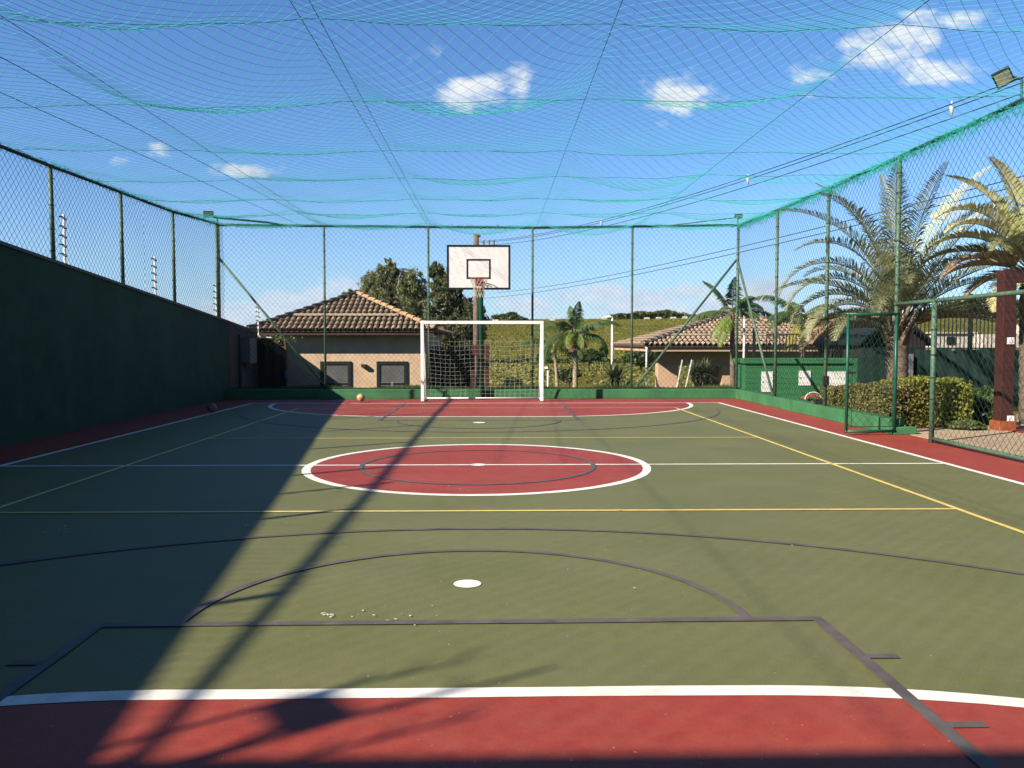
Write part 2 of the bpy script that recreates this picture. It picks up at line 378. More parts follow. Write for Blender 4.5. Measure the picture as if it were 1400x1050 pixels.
def strip(b, pts, wd, z, closed=False, wob=.006):
    K = len(pts); P = [Vector((p[0], p[1])) for p in pts]; prev = None
    # resample
    Q = []
    for i in range(K-1):
        L = (P[i+1]-P[i]).length; n = max(1, int(L/.35))
        for k in range(n): Q.append(P[i].lerp(P[i+1], k/n))
    Q.append(P[-1]); n0 = len(b.v); K = len(Q)
    for i, p in enumerate(Q):
        if closed: d = Q[(i+1) % (K-1)] - Q[(i-1) % (K-1)] if 0 < i < K-1 else Q[1]-Q[-2]
        else: d = Q[min(i+1, K-1)]-Q[max(i-1, 0)]
        d.normalize(); nn = Vector((-d.y, d.x)); o = wob*noise.noise(Vector((p.x*1.3, p.y*1.3, z*999)))
        w2 = wd/2*(1+.10*noise.noise(Vector((p.x*3, p.y*3, 5+z*99))))
        a = p+nn*(w2+o); c = p-nn*(w2-o); b.v += [(a.x, a.y, z), (c.x, c.y, z)]
    for i in range(K-1): b.f.append((n0+2*i, n0+2*i+1, n0+2*i+3, n0+2*i+2)); b.mi.append(0)
wl = MB()
strip(wl, [(XL+.03, YN), (XL+.03, YB-.0)], .075, 0.00450); strip(wl, [(XR-.03, YN), (XR-.03, YB)], .075, 0.00458)
strip(wl, [(XL, YB), (XR, YB)], .07, 0.00466)
strip(wl, [(XL, CY), (XR, CY)], .06, 0.00474)
strip(wl, disc(CX, CY, 1.945), .095, 0.00490, True)
strip(wl, dpath(True, RD-.03), .085, 0.00506); strip(wl, dpath(False, RD-.03), .095, 0.00514)
tag(wl.build('white_lines', 'white_line'), kind='structure')
b = MB(); b.quad(*[(x, y, 0.00530) for x, y in disc(gnd(639, 799).x, gnd(639, 799).y, .082, 32)[:-1]]); b.quad(*[(x, y, 0.00530) for x, y in disc(gnd(655, 578).x, gnd(655, 578).y, .11, 32)[:-1]])
b.quad(*[(x, y, 0.00550) for x, y in disc(CX, CY, .09, 32)[:-1]])
tag(b.build('white_spots', 'white_line'), kind='structure')
yl = MB()
for x in (-4.27, 3.95): strip(yl, [(x, .4), (x, 18.15)], .05, 0.00610+.0002*(x > 0))
for y in (7.0, 12.42, 18.17): strip(yl, [(-4.29, y), (3.97, y)], .05, 0.00634)
strip(yl, [(-5.6, 6.98), (-4.29, 6.99)], .045, 0.00642)
tag(yl.build('yellow_lines', 'yellow_line'), kind='structure')
dl = MB(); LC = -.17; LW = 1.82; W_ = .06
strip(dl, [(LC-LW, -1.8), (LC-LW, 4.17), ], W_, 0.00770); strip(dl, [(LC+LW, -1.8), (LC+LW, 4.20)], W_, 0.00770); strip(dl, [(LC-LW-.03, 4.17), (LC+LW+.03, 4.20)], W_, 0.00786)
for y in (3.68, 3.0, 2.3):
    strip(dl, [(LC+LW+.03, y), (LC+LW+.17, y)], .05, 0.00778, wob=0); strip(dl, [(LC-LW-.03, y), (LC-LW-.17, y)], .05, 0.00778, wob=0)
strip(dl, disc(LC+.02, 4.2, 1.45, 40, 0, PI), .05, 0.00802)
strip(dl, disc(LC, 1.26, 5.06, 60, .1, PI-.1), .05, 0.00810)
strip(dl, disc(CX, CY-.03, 1.34), .055, 0.00818, True)
strip(dl, [(-2.12, 15.3), (-2.12, 19.6)], W_, 0.00770); strip(dl, [(1.53, 15.3), (1.53, 19.6)], W_, 0.00770); strip(dl, [(-2.15, 15.3), (1.56, 15.3)], .04, 0.00786)
for y in (16.2, 17.1): strip(dl, [(1.56, y), (1.7, y)], .05, 0.00778, wob=0); strip(dl, [(-2.15, y), (-2.29, y)], .05, 0.00778, wob=0)
strip(dl, disc(-.3, 15.3, 1.49, 40, PI, 2*PI), .045, 0.00802); strip(dl, disc(-.3, 18.3, 5.06, 60, PI+.1, 2*PI-.1), .045, 0.00810)
tag(dl.build('dark_lines', 'dark_line'), kind='structure')
# specks and droppings on the paint
b = MB()
for cxp, cyp, n, sp in ((450, 842, 12, 14), (485, 840, 5, 30), (640, 668, 5, 22), (150, 628, 10, 12), (80, 727, 9, 14), (560, 590, 6, 60), (390, 715, 10, 70), (540, 845, 7, 50), (860, 620, 4, 80), (780, 770, 5, 110), (1060, 730, 4, 90), (230, 715, 6, 30)):
    for k in range(n):
        g = gnd(cxp+random.gauss(0, sp*.6), cyp+random.gauss(0, sp*.18)); r = U(.0018, .0065); e = U(1, 2.4); a0 = U(0, PI)
        pts = [(g.x+r*e*math.cos(a)*math.cos(a0)-r*math.sin(a)*math.sin(a0), g.y+r*e*math.cos(a)*math.sin(a0)+r*math.sin(a)*math.cos(a0), .0095) for a in np.linspace(0, 2*PI, 7)[:-1]]
        b.quad(*pts)
tag(b.build('specks', 'white_line'), 'small pale specks and droppings scattered on the court paint', 'specks', kind='stuff')
# a few dry leaves
b = MB()
for k in range(46):
    y = U(3, 20) if k % 2 else U(13, 20.8); x = U(-6.4, -2) if k % 3 == 0 else U(-6, 6); a = U(0, 6.3); l = U(.012, .03)
    d = Vector((math.cos(a), math.sin(a), 0))*l; e = Vector((-math.sin(a), math.cos(a), .3))*l*.4; p = Vector((x, y, .03))
    b.quad(p-d, p-e*.6+Vector((0, 0, .006)), p+d, p+e)
tag(b.build('dry_leaves', 'palm_dead'), 'tiny dry leaves lying about the court', 'leaves', kind='stuff')

# ------------------------------------------------------------------ kerbs, wall
b = MB(); b.box(-6.8, 6.14, 21.2, 21.46, 0, .24); b.box(6.14, 6.40, 12.88, 21.46, 0, .235)
tag(b.build('kerb', 'kerb_green', bevel=.012), kind='structure')
b = MB(); b.box(6.16, 6.52, 12.74, 12.88, 0, .12); tag(b.build('kerb_end', 'kerb_green', bevel=.01), kind='structure')
WALLPTS = [(-2.2, 4.06), (-.8, 3.92), (5, 3.40), (11.7, 2.77), (21.35, 1.95), (24.1, 1.70)]
def wallz(y): return float(np.interp(y, [p[0] for p in WALLPTS], [p[1] for p in WALLPTS]))
def wall_seg(b, ya, yb, x0, x1, z0, off=0):
    yy = [ya] + [p[0] for p in WALLPTS if ya < p[0] < yb] + [yb]
    for i in range(len(yy)-1):
        y0, y1 = yy[i], yy[i+1]; za, zb = wallz(y0)+off, wallz(y1)+off; n = len(b.v)
        b.v += [(x0, y0, z0 if z0 is not None else za-.05), (x1, y0, z0 if z0 is not None else za-.05), (x1, y1, z0 if z0 is not None else zb-.05), (x0, y1, z0 if z0 is not None else zb-.05), (x0, y0, za), (x1, y0, za), (x1, y1, zb), (x0, y1, zb)]
        for f in ((0,3,2,1),(4,5,6,7),(0,1,5,4),(2,3,7,6),(0,4,7,3),(1,2,6,5)): b.f.append(tuple(n+i for i in f)); b.mi.append(0)
wl_ = root('boundary_wall', 'dark green rendered wall along the left side of the court, its top stepping down away', 'wall')
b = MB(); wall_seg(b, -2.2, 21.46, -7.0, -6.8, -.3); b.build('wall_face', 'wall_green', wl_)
b = MB(); wall_seg(b, -2.2, 21.46, -7.03, -6.775, None, .052); b.build('coping', 'black', wl_)
we = root('concrete_wall', 'bare stained concrete wall carrying on behind the back fence at left', 'wall')
b = MB(); wall_seg(b, 21.48, 24.1, -7.0, -6.8, -1.5); b.build('wall_face', 'concrete', we)
b = MB(); wall_seg(b, 21.48, 24.1, -7.02, -6.78, None, .052); b.build('coping', 'black', we)
b = MB(); b.box(-7.0, at(391, 463, 24.1).x, 24.1, 24.25, -1.5, 1.56); b.build('return_wall', 'rust_wall', we)
b = MB(); b.box(-7.2, -7.0, 24.26, 27.97, -1.5, 1.38); b.build('rear_wall', 'concrete', we)
b = MB(); b.box(-6.82, -6.74, 22.28, 22.36, -.6, 1.62); b.build('pilaster', 'concrete', we)
# building behind the near end: throws the shade along the bottom of the picture
nb = root('clubhouse', 'long plain building behind the near end of the court that shades its edge', 'building')
b = MB(); b.box(-18, 14, -9, -1.9, -.3, 4.25); b.build('wall', 'stucco', nb); b = MB(); b.box(-18.2, 14.2, -9.2, -1.5, 4.25, 4.80); b.build('roof_slab', 'mortar', nb)
b = MB()
for x in (-5, -1, 3): b.box(x-.8, x+.8, -1.92, -1.86, .9, 2.2)
b.each('window', 'glass', nb)

# ------------------------------------------------------------------ fences
def rail_wob(p, q, n=24, a=.012):
    p, q = Vector(p), Vector(q)
    return [p.lerp(q, i/n)+Vector((0, a*math.sin(i*1.9+p.x), a*math.sin(i*1.3+p.y))) for i in range(n+1)]
def ties(b, x, y, z0, z1, r=.036):
    z = z0+.2
    while z < z1: b.tube([(x, y, z), (x, y, z+.018)], r, 6); z += U(.3, .42)
def post(par, x, y, z0, z1, r=.032, lean=(0, 0)):
    b = MB(); b.tube([(x, y, z0), (x+lean[0], y+lean[1], z1)], r, 10); o = b.build('post', 'post_green', par, True)
    b = MB(); ties(b, x+lean[0]*.5, y+lean[1]*.5, z0, z1-.1, r+.008); tag(b.build('tie_wires', 'wire_dark', o), kind='stuff'); return o
FT = lambda y: float(np.interp(y, [-2, 13, 18, 21.35], [4.12, 4.15, 4.21, 4.38]))
FTR = lambda y: float(np.interp(y, [-2, 13, 18.5, 21.35], [4.24, 4.28, 4.33, 4.42]))
lf = root('chain_link_fence', 'tall green chain link fence standing on top of the dark green wall', 'fence')
for y in (20.9, 18.1, 15.62, 13.2, 10.75, 8.3, 5.87, 3.45, 1.03, -1.4): post(lf, -6.86, y, wallz(y), FT(y), .034, (0.0, -.03))
b = MB(); b.tube([(-6.86, y, FT(y)) for y in np.linspace(-2, 21.3, 30)], .028, 8); b.build('top_rail', 'wire_dark', lf, True)
for ya, yb in ((-2, 5), (5, 11.7), (11.7, 16.5), (16.5, 21.3)):
    tag(chain_link('chain_link', (-6.83, ya), (-6.83, yb), (wallz(ya)+.05, wallz(yb)+.05), (FT(ya), FT(yb)), lf, r=.0029, m='wire_dark'), kind='stuff')
bf = root('chain_link_fence', 'green chain link fence across the back behind the goal and hoop', 'fence')
YBK = 21.35
for px in (300, 444, 586, 728, 864, 1008):
    x = at(px, 420, YBK).x; zt = float(np.interp(x, [-7, -4.3, 1, 6.2], [4.40, 4.38, 4.35, 4.43])); post(bf, x, YBK, .24, zt+.02, .034 if px in (300, 1008) else .029)
xa, xb_ = at(300, 420, YBK).x, at(1008, 420, YBK).x
b = MB(); b.tube([(x, YBK+.01*math.sin(x*3), float(np.interp(x, [-7, -4.3, 1, 6.2], [4.39, 4.37, 4.34, 4.42]))) for x in np.linspace(xa, xb_, 40)], .03, 8); b.build('top_rail', 'wire_dark', bf, True)
b = MB(); b.tube([(x, YBK, .27+.01*math.sin(x*4)) for x in np.linspace(xa, xb_, 40)], .006, 5); b.build('bottom_wire', 'wire_green', bf)
tag(chain_link('chain_link', (xa, YBK-.03), (xb_, YBK-.03), (.25, .25), (4.38, 4.40), bf), kind='stuff')
for p, q in (((xa, YBK+.05, 3.56), (at(448, 540, YBK).x, YBK+.05, .22)), ((xb_-.02, YBK+.05, 3.55), (at(868, 530, YBK).x, YBK+.05, .24))):
    b = MB(); b.tube([p, q], .030, 8); b.build('brace', 'post_green', bf, True)
rf = root('chain_link_fence', 'green chain link fence down the right side with the open gate', 'fence')
XF = 6.22
for y in (18.42, 15.6, 12.86, 9.1, 6.4, 3.7, 1.0, -1.6): post(rf, XF, y, .22 if y > 12.9 else 0, FTR(y)+.02, .033)
post(rf, XF, 11.74, 0, 2.03, .036)
b = MB(); b.tube([(XF+.02*math.sin(y*3), y, FTR(y)) for y in np.linspace(-2, 21.3, 40)], .03, 8); b.build('top_rail', 'wire_dark', rf, True)
b = MB(); b.tube([(XF, y, 2.02) for y in np.linspace(-2, 12.86, 20)], .03, 8); b.build('middle_rail', 'post_green', rf, True)
b = MB(); b.tube([(XF, y, .06) for y in np.linspace(-2, 11.74, 20)], .028, 8); b.build('bottom_rail', 'post_green', rf, True)
b = MB(); b.tube([(XF-.05, 21.3, 3.55), (XF, 18.55, .24)], .03, 8); b.build('brace', 'post_green', rf, True)
b = MB(); b.box(XF-.07, XF+.05, 15.53, 15.58, .62, .80); b.build('junction_box', 'lamp_body', rf, bevel=.01)
for ya, yb, z0, z1 in ((21.3, 12.86, .25, None), (12.86, 11.74, 2.03, None), (11.74, -2, .06, None)):
    tag(chain_link('chain_link', (XF-.02, ya), (XF-.02, yb), (z0, z0), (FTR(ya), FTR(yb)), rf, r=.0024), kind='stuff')
# gate, swung into the court
gt = root('gate', 'open green tube framed mesh gate swung into the court from the right fence', 'gate')
GY = 12.72; gx0, gx1 = 5.40, 6.17
b = MB(); r_ = .023
for p, q in (((gx0, GY-.02, .05), (gx0, GY-.02, 1.87)), ((gx1, GY+.03, .05), (gx1, GY+.03, 1.87)), ((gx0-.02, GY-.02, .06), (gx1+.02, GY+.03, .06)), ((gx0-.027, GY-.02, 1.86), (gx1+.027, GY+.03, 1.86))): b.tube([p, q], r_, 10)
b.each('frame_tube', 'pole_green', gt, True)
tag(chain_link('chain_link', (gx0, GY-.02), (gx1, GY+.03), (.13, .13), (1.86, 1.86), gt, r=.0026), kind='stuff')
b = MB(); b.tube([(gx0+.02, GY-.02, .13), (gx1-.02, GY+.03, .13)], .006, 5); b.tube([(gx0+.08, GY-.02, .13), (gx0+.08, GY-.02, 1.86)], .005, 5); b.each('wire', 'wire_green', gt)
b = MB(); b.box(gx0-.01, gx0+.12, GY-.05, GY+.01, .95, .98); b.build('latch', 'lamp_body', gt)
for z in (.35, 1.5):
    b = MB(); b.tube([(gx1+.02, GY+.04, z), (gx1+.05, 12.84, z)], .018, 6); b.build('hinge', 'post_green', gt)

# ------------------------------------------------------------------ overhead net and its cables
CXS = [-6.86, -4.30, -1.66, 1.06, 3.58, 6.22]
CYS = [-2.0, .9, 3.1, 5.2, 7.39, 9.75, 12.35, 14.3, 16.6, 18.7, 21.35]
rs = np.random.RandomState(11)
SAG = rs.uniform(.16, .36, (len(CXS)-1, len(CYS)-1)); SAG *= .85; SAG[2, 4] = .42; SAG[1, 4] = .34; SAG[3, 4] = .30; SAG[:, -1] = [.2, .17, .30, .34, .22]; SAG[0, :] *= .6; SAG[3, 6] = .34; SAG[1, 7] = .1; SAG[3, 5] = .12; SAG[0, 5] = .08; SAG[2, 7] = .12; SAG[4, 5] = .1; SAG[1, 5] = .16
DIP = rs.uniform(.0, .055, (len(CXS)-1, len(CYS)))
skew = lambda x, y: .045*x*np.sin(y*1.3+.6)
def ftop(x, y):
    l = np.interp(y, [-2, 13, 18, 21.35], [4.12, 4.15, 4.21, 4.38]); r = np.interp(y, [-2, 13, 18.5, 21.35], [4.24, 4.28, 4.33, 4.42])
    t = (x+6.86)/13.08; return l*(1-t)+r*t + .0
def netz(x, y):
    x = np.asarray(x, float); y = np.asarray(y, float); y = np.clip(y+skew(x, y)*np.clip((21.35-y)/2, 0, 1), -2, 21.35)
    i = np.clip(np.searchsorted(CXS, x)-1, 0, len(CXS)-2); j = np.clip(np.searchsorted(CYS, y)-1, 0, len(CYS)-2)
    cx0 = np.array(CXS)[i]; cx1 = np.array(CXS)[i+1]; cy0 = np.array(CYS)[j]; cy1 = np.array(CYS)[j+1]
    yk = y; 
    u = np.clip((x-cx0)/(cx1-cx0), 0, 1); v = np.clip((y-cy0)/(cy1-cy0), 0, 1)
    su = np.sin(PI*u)**.9; sv = (4*v*(1-v))
    crossdip = (DIP[i, j]*(1-v)+DIP[i, j+1]*v)*su      # cross ropes sag a little between the cables too
    edge = np.where((y > 21) | (y < -1.7), 0, 1)
    return ftop(x, y) - SAG[i, j]*su*(.04+.96*sv) - crossdip*np.minimum(1, (21.35-y)/1.0) + .012*np.sin(x*5+y*2)*np.sin(y*6-x)
net = root('safety_net', 'teal knotted net stretched and sagging overhead across the whole court', 'net')
cell = .165; segs = []; X0, X1, Y0, Y1 = -6.86, 6.22, -1.95, 21.35
rs = np.random.RandomState(5)
for sg in (1, -1):
    c = math.floor((X0-26)/cell)*cell
    while c < X1+26:
        pts = []
        # x = c + sg*(y-Y0)*.95
        tvals = np.arange(Y0, Y1+.001, .155); xx = c + sg*(tvals-Y0)*.93
        wv = .035*np.sin(xx*1.1+tvals*.7)+.03*np.sin(tvals*1.9+xx*.5)+.02*np.sin(tvals*4.1-xx*2)
        xs_ = xx+wv; ok = (xs_ > X0) & (xs_ < X1)
        zz = netz(xs_, tvals); P = np.stack([xs_, tvals, zz], 1)
        idx = np.where(ok[:-1] & ok[1:])[0]
        if len(idx): segs.append(np.stack([P[idx], P[idx+1]], 1))
        c += cell
segs = np.concatenate(segs)
V, Fq = strings(segs, .0018); tag(quads_obj('netting', V, Fq, 'net_teal', net), kind='stuff')
# cross ropes woven in the net (seams)
for y in CYS[3:-1]:
    b = MB(); xx = np.linspace(X0, X1, 90); yy = y-skew(xx, y)+.01*np.sin(xx*1.3)
    segx = [(x, yv, float(netz(x, yv))+.004) for x, yv in zip(xx, yy)]
    b.tube(segx, .0032, 4); b.build('seam_rope', 'net_dark', net)
# gathered netting tied along the rails
def bunch(name, pathf, t0, t1, n, rad, drop, m, par):
    sg = []
    for k in range(n):
        t = U(t0, t1); p = Vector(pathf(t)); d = Vector((U(-1, 1)*.3, U(-1, 1)*1.6, U(-.7, .7))) if abs(pathf(0)[0]-pathf(1)[0]) < .5 else Vector((U(-1, 1)*1.6, U(-.3, .3), U(-.7, .7))); d.normalize(); L = U(.03, .10)
        o = Vector((random.gauss(0, rad*.6), 0, random.gauss(0, rad)-(R()**3)*drop*(.5+.5*math.sin(t*3)**2))); a = p+o
        m_ = a+d*L*.5+Vector((U(-1, 1), U(-1, 1), U(-1, .4)))*.02; e = a+d*L
        sg += [[tuple(a), tuple(m_)], [tuple(m_), tuple(e)]]
    V, Fq = strings(sg, .0021); return tag(quads_obj(name, V, Fq, m, par), kind='stuff')
bunch('gathered_edge', lambda t: (XF-.02, t, FTR(t)), 1, 21.3, 11000, .020, .20, 'net_teal', net)
bunch('gathered_edge', lambda t: (-6.86, t, FT(t)+.02), 1, 21.3, 4000, .022, .06, 'net_dark', net)
bunch('gathered_edge', lambda t: (t, 21.33, float(np.interp(t, [-7, -4.3, 1, 6.2], [4.39, 4.37, 4.34, 4.42]))), -6.9, 6.2, 3500, .012, .02, 'net_dark', net)
CD = ['second cable from the left wall', 'cable left of the backboard', 'twin cable beside it left of the backboard', 'cable right of the backboard', 'rightmost cable before the right fence']
k = 0
for i, x in enumerate([-4.30, -1.70, -1.58, 1.06, 3.60]):
    b = MB(); b.tube([(x + (.0 if i != 2 else .1*(21.3-y)/20-.03), y, float(np.interp(y, [-2, 21.3], [4.18, 4.37]))+.008-.0*y) for y in np.linspace(-2, 21.3, 20)], .0035, 5)
    o = b.build('support_cable', 'cable')
    tag(o, ['thin dark cable under the net ending at the second back post from the left', 'thin dark cable ending at the back post left of the backboard, outer of two', 'thin dark cable twinned with another left of the backboard, inner of the two', 'thin dark cable ending at the back post right of the backboard', 'thin dark cable ending at the last back post before the right corner'][i], 'cable', 'cables carrying the overhead net')
for i, (p, q, l) in enumerate((((-5.7, 6, 4.16), (-4.9, 21.3, 4.38), 'thin dark cable crossing the net at far left above the wall'), ((-4.9, 6, 4.17), (-4.36, 21.3, 4.38), 'thin slanting cable beside the one to the second back post'))):
    b = MB(); b.tube([p, q], .0045, 5); tag(b.build('support_cable', 'cable'), l, 'cable', 'cables carrying the overhead net')

# ------------------------------------------------------------------ floodlights
def flood(name_label, px, py, Y, sizes, aim, pole_to, tilt=0):
    p = at(px, py, Y) if px is not None else Y
    t = root('floodlight', name_label, 'floodlight', 'floodlights on the fence tops')
    w_, h_ = sizes; d = Vector(aim).normalized(); q = d.to_track_quat('Z', 'Y') @ Matrix.Rotation(tilt, 3, 'Z').to_quaternion(); mt = Matrix.Translation(p) @ q.to_matrix().to_4x4()
    b = MB(); b.box(-w_/2, w_/2, -h_/2, h_/2, -.05, 0, mt); b.box(-w_*.3, w_*.3, -h_*.3, h_*.3, -.08, -.05, mt); b.build('housing', 'lamp_body', t, bevel=.006)
    b = MB(); b.box(-w_*.41, w_*.41, -h_*.38, h_*.38, .001, .006, mt); b.build('lens', 'lamp_glass', t)
    b = MB()
    for k in range(len(pole_to)-1): b.tube([pole_to[k], pole_to[k+1]], .014 if k else .02, 6)
    b.each('bracket', 'lamp_body', t); return t
P = at(1372, 105, 10.0); Q = Vector((6.22, 9.9, 4.27))
flood('square floodlight on a bracket over the right fence, glass facing the court', 1372, 107, 10.0, (.20, .20), (-.30, -.85, -.55), [P+Vector((.10, .05, .02)), (Q.x, Q.y, 4.53), tuple(Q)], .5)
P = at(285, 293, 20.9)
flood('small floodlight above the back left corner beside the long rod', 285, 293, 20.9, (.24, .16), (.3, -.9, -.2), [P+Vector((.08, .05, -.02)), (-6.86, 20.95, 4.52), (-6.86, 20.95, 4.3)])
P = at(1010, 296, 21.3)
flood('small pale floodlight on the back right corner post', 1010, 296, 21.3, (.20, .12), (0, -.9, -.5), [P, (6.19, 21.35, 4.55), (6.19, 21.35, 4.4)])
flood('floodlight near the front end of the left fence that shades the court', None, 0, Vector((-6.78, -.8, 4.42)), (.30, .17), (1, .6, -.75), [(-6.8, -.85, 4.42), (-6.86, -1.0, 4.35), (-6.86, -1.02, 4.1)])
ft_ = [q for q in bpy.data.objects if q.get('label', '').startswith('floodlight near')][0]
for i, (y, z, r) in enumerate(((-1.05, 5.15, .03), (-.72, 4.85, .02), (-1.3, 4.9, .022))):  # unseen stems added to throw branch-like shadow streaks on the near court
    b = MB(); b.tube([(-6.86, y, 4.0), (-6.84, y+.04, 4.6), (-6.78, y+.02, z)], [r, r*.8, r*.5], 6)
    for k in range(4): zz = 4.35+.17*k; a_ = U(-1, 1); b.tube([(-6.84, y, zz), (-6.84+.1*a_, y+.12, zz+.10)], [.012, .006], 5)
    tag(b.build('streak_caster', 'bark_dark', ft_), kind='stuff')
b = MB(); b.tube([at(291, 297, 20.9), at(366, 304, 21.2), at(398, 310, 21.3)], .026, 7); tag(b.build('rod', 'wire_dark'), 'long dark rod lying along the net by the back left corner', 'rod')
b = MB(); b.tube([at(900, 310, 21.3), at(985, 300, 21.2), at(1003, 298, 21.2)], .014, 6); tag(b.build('rod', 'post_green'), 'thin pale green rod by the back right corner floodlight', 'rod')

# ------------------------------------------------------------------ electric fence posts on the wall
k = 0
for px, py0, py1, X, lab in ((88, 293, 366, -6.97, 'white notched electric fence post on the wall, nearest the camera'), (212, 351, 412, -6.97, 'white notched electric fence post in the middle of the wall fence'), (295.5, 388, 440, -6.97, 'white notched electric fence post in the back left corner'), (353, 418, 460, -6.92, 'thin electric fence post on the bare concrete wall beyond the fence'), (None, 0, 0, -6.97, 'electric fence post on the wall near the front end')):
    if px: d = ray(px, (py0+py1)/2); Y = X/d.x*d.y
    else: Y = 4.6
    z0 = wallz(Y)+.0; z1 = at(px, py0, Y).z if px else z0+.9
    t = root('electric_fence_post', lab, 'post', 'electric fence posts along the wall top')
    b = MB(); b.box(X-.015, X+.015, Y-.02, Y+.02, z0-.05, z1); b.build('upright', 'white_paint', t)
    n = 6
    for j in range(n):
        z = z0+.12+(z1-z0-.16)*j/(n-1)
        b = MB(); b.tube([(X-.06, Y-.03, z), (X-.015, Y-.03, z)], .016, 6); b.tube([(X+.015, Y-.03, z-.04), (X+.055, Y-.03, z-.04)], .016, 6); b.each('insulator', 'black', t)

# ------------------------------------------------------------------ basketball hoop
hp = root('basketball_hoop', 'basketball backboard with white net on a dark green pole behind the goal', 'hoop')
BX0, BX1, BZ0, BZ1, BY = -1.16, .37, 2.71, 3.78, 20.3
b = MB(); b.box(BX0, BX1, BY, BY+.03, BZ0, BZ1); b.build('backboard', 'board_white', hp, bevel=.004)
def frame(b, x0, x1, z0, z1, t, y0, y1):
    n = len(b.v)
    for y in (y0, y1):
        for q in (0, t): b.v += [(x0+q, y, z0+q), (x1-q, y, z0+q), (x1-q, y, z1-q), (x0+q, y, z1-q)]
    for i in range(4):
        j = (i+1) % 4
        for f in ((i, j, 4+j, 4+i), (8+i, 12+i, 12+j, 8+j), (i, 8+i, 8+j, j), (4+i, 4+j, 12+j, 12+i)): b.f.append(tuple(n+k for k in f)); b.mi.append(0)
b = MB(); frame(b, BX0-.003, BX1+.003, BZ0-.003, BZ1+.003, .05, BY-.004, BY+.034); b.build('black_border', 'black', hp)
b = MB(); frame(b, -.69, -.105, 2.965, 3.445, .042, BY-.0035, BY-.0005); b.build('shooting_square', 'black', hp)
b = MB(); rc = Vector((-.385, 20.03, 2.955)); b.tube([(rc.x+.205*math.cos(a), rc.y+.205*math.sin(a), rc.z) for a in np.linspace(0, 2*PI, 33)], .009, 6, False)
rim = b.build('rim', 'rim_red', hp, True)
b = MB(); b.box(-.48, -.29, BY-.012, BY-.004, 2.80, 2.95); b.box(-.46, -.31, BY-.08, BY-.012, 2.925, 2.945); b.tube([(-.45, BY-.01, 2.83), (-.48, 20.16, 2.945)], .008, 5); b.tube([(-.32, BY-.01, 2.83), (-.29, 20.16, 2.945)], .008, 5); b.each('bracket', 'rim_red', hp)
sg = []; NS = 12; LV = [(0, .205), (.09, .17), (.17, .145), (.25, .125), (.34, .120), (.44, .125)]
for k in range(NS):
    for s_ in (1, -1):
        pr = None
        for li, (dz, rr) in enumerate(LV):
            a = 2*PI*(k+s_*.5*li)/NS; p = (rc.x+rr*math.cos(a)+U(-.008, .008), rc.y+rr*math.sin(a)+U(-.008, .008), rc.z-dz-.005+U(-.008, .008))
            if pr: sg.append([pr, p])
            pr = p
V, Fq = strings(sg, .0055, 4); quads_obj('net', V, Fq, 'rope_cream', hp)
b = MB(); b.tube([(-.33, 21.07, 0), (-.36, 21.07, 2.9), (-.38, 21.02, 3.35)], .062, 14); b.build('pole', 'pole_green', hp, True)
b = MB()
for x in (-.6, -.16):
    b.tube([(-.38, 21.05, 3.3), (x, BY+.03, 3.45)], .022, 6); b.tube([(-.38, 21.05, 2.7), (x, BY+.03, 2.98)], .022, 6)
b.each('support_arm', 'pole_green', hp)
# ------------------------------------------------------------------ goal
gl = root('futsal_goal', 'white metal futsal goal with net in front of the back kerb', 'goal')
GY0 = 20.2; gA, gB, gH = -1.79, 1.17, 1.95; th = .075
for x in (gA, gB-th):
    b = MB(); b.box(x, x+th, GY0-.04, GY0+.035, 0.014, gH-th); b.build('post', 'white_paint', gl, bevel=.006)
b = MB(); b.box(gA, gB, GY0-.04, GY0+.035, gH-th, gH); b.build('crossbar', 'white_paint', gl, bevel=.006)
prof = [(20.24, 1.86), (20.36, 1.80), (20.62, 1.25), (20.86, .65), (20.98, .05)]
for x in (gA+.05, gB-.05):
    b = MB(); b.tube([(x, y, z) for y, z in prof], .019, 8); b.tube([(x, 20.24, .035), (x, 20.98, .035)], .019, 8); b.each('side_tube', 'white_paint', gl, True)
b = MB(); b.tube([(gA+.05, 20.98, .035), (gB-.05, 20.98, .035)], .019, 8); b.build('back_bar', 'white_paint', gl, True)
def prp(t):    # point along the back profile with slack
    L = [0]; 
    for i in range(len(prof)-1): L.append(L[-1]+math.dist(prof[i], prof[i+1]))
    s_ = t*L[-1]; y = float(np.interp(s_, L, [p[0] for p in prof])); z = float(np.interp(s_, L, [p[1] for p in prof])); return y, z
sg = []; gx = np.linspace(gA+.05, gB-.05, 24); gtv = np.linspace(0, 1, 19)
def gp(x, t):
    y, z = prp(t); u = (x-gA)/(gB-gA); sl = .10*math.sin(PI*t)*(.5+.5*math.sin(PI*u)); return (x+.012*math.sin(t*9+x*7), min(y+.04*math.sin(PI*t), 21.1), max(.03, z-sl*(1+.3*math.sin(x*4))))
for x in gx:
    for i in range(len(gtv)-1): sg.append([gp(x, gtv[i]), gp(x, gtv[i+1])])
for t in gtv:
    for i in range(len(gx)-1): sg.append([gp(gx[i], t), gp(gx[i+1], t)])
for x in (gA+.05, gB-.05):
    for z in np.arange(.12, 1.8, .125):
        ye = float(np.interp(z, [p[1] for p in reversed(prof)], [p[0] for p in reversed(prof)])); sg.append([(x, 20.24, z), (x, ye, z-.03)])
    for y in (20.36, 20.48, 20.6, 20.72, 20.84): zt = float(np.interp(y, [p[0] for p in prof], [p[1] for p in prof])); sg.append([(x, y, .03), (x, y, zt)])
V, Fq = strings(sg, .0017, 4); quads_obj('net', V, Fq, 'rope_white', gl)

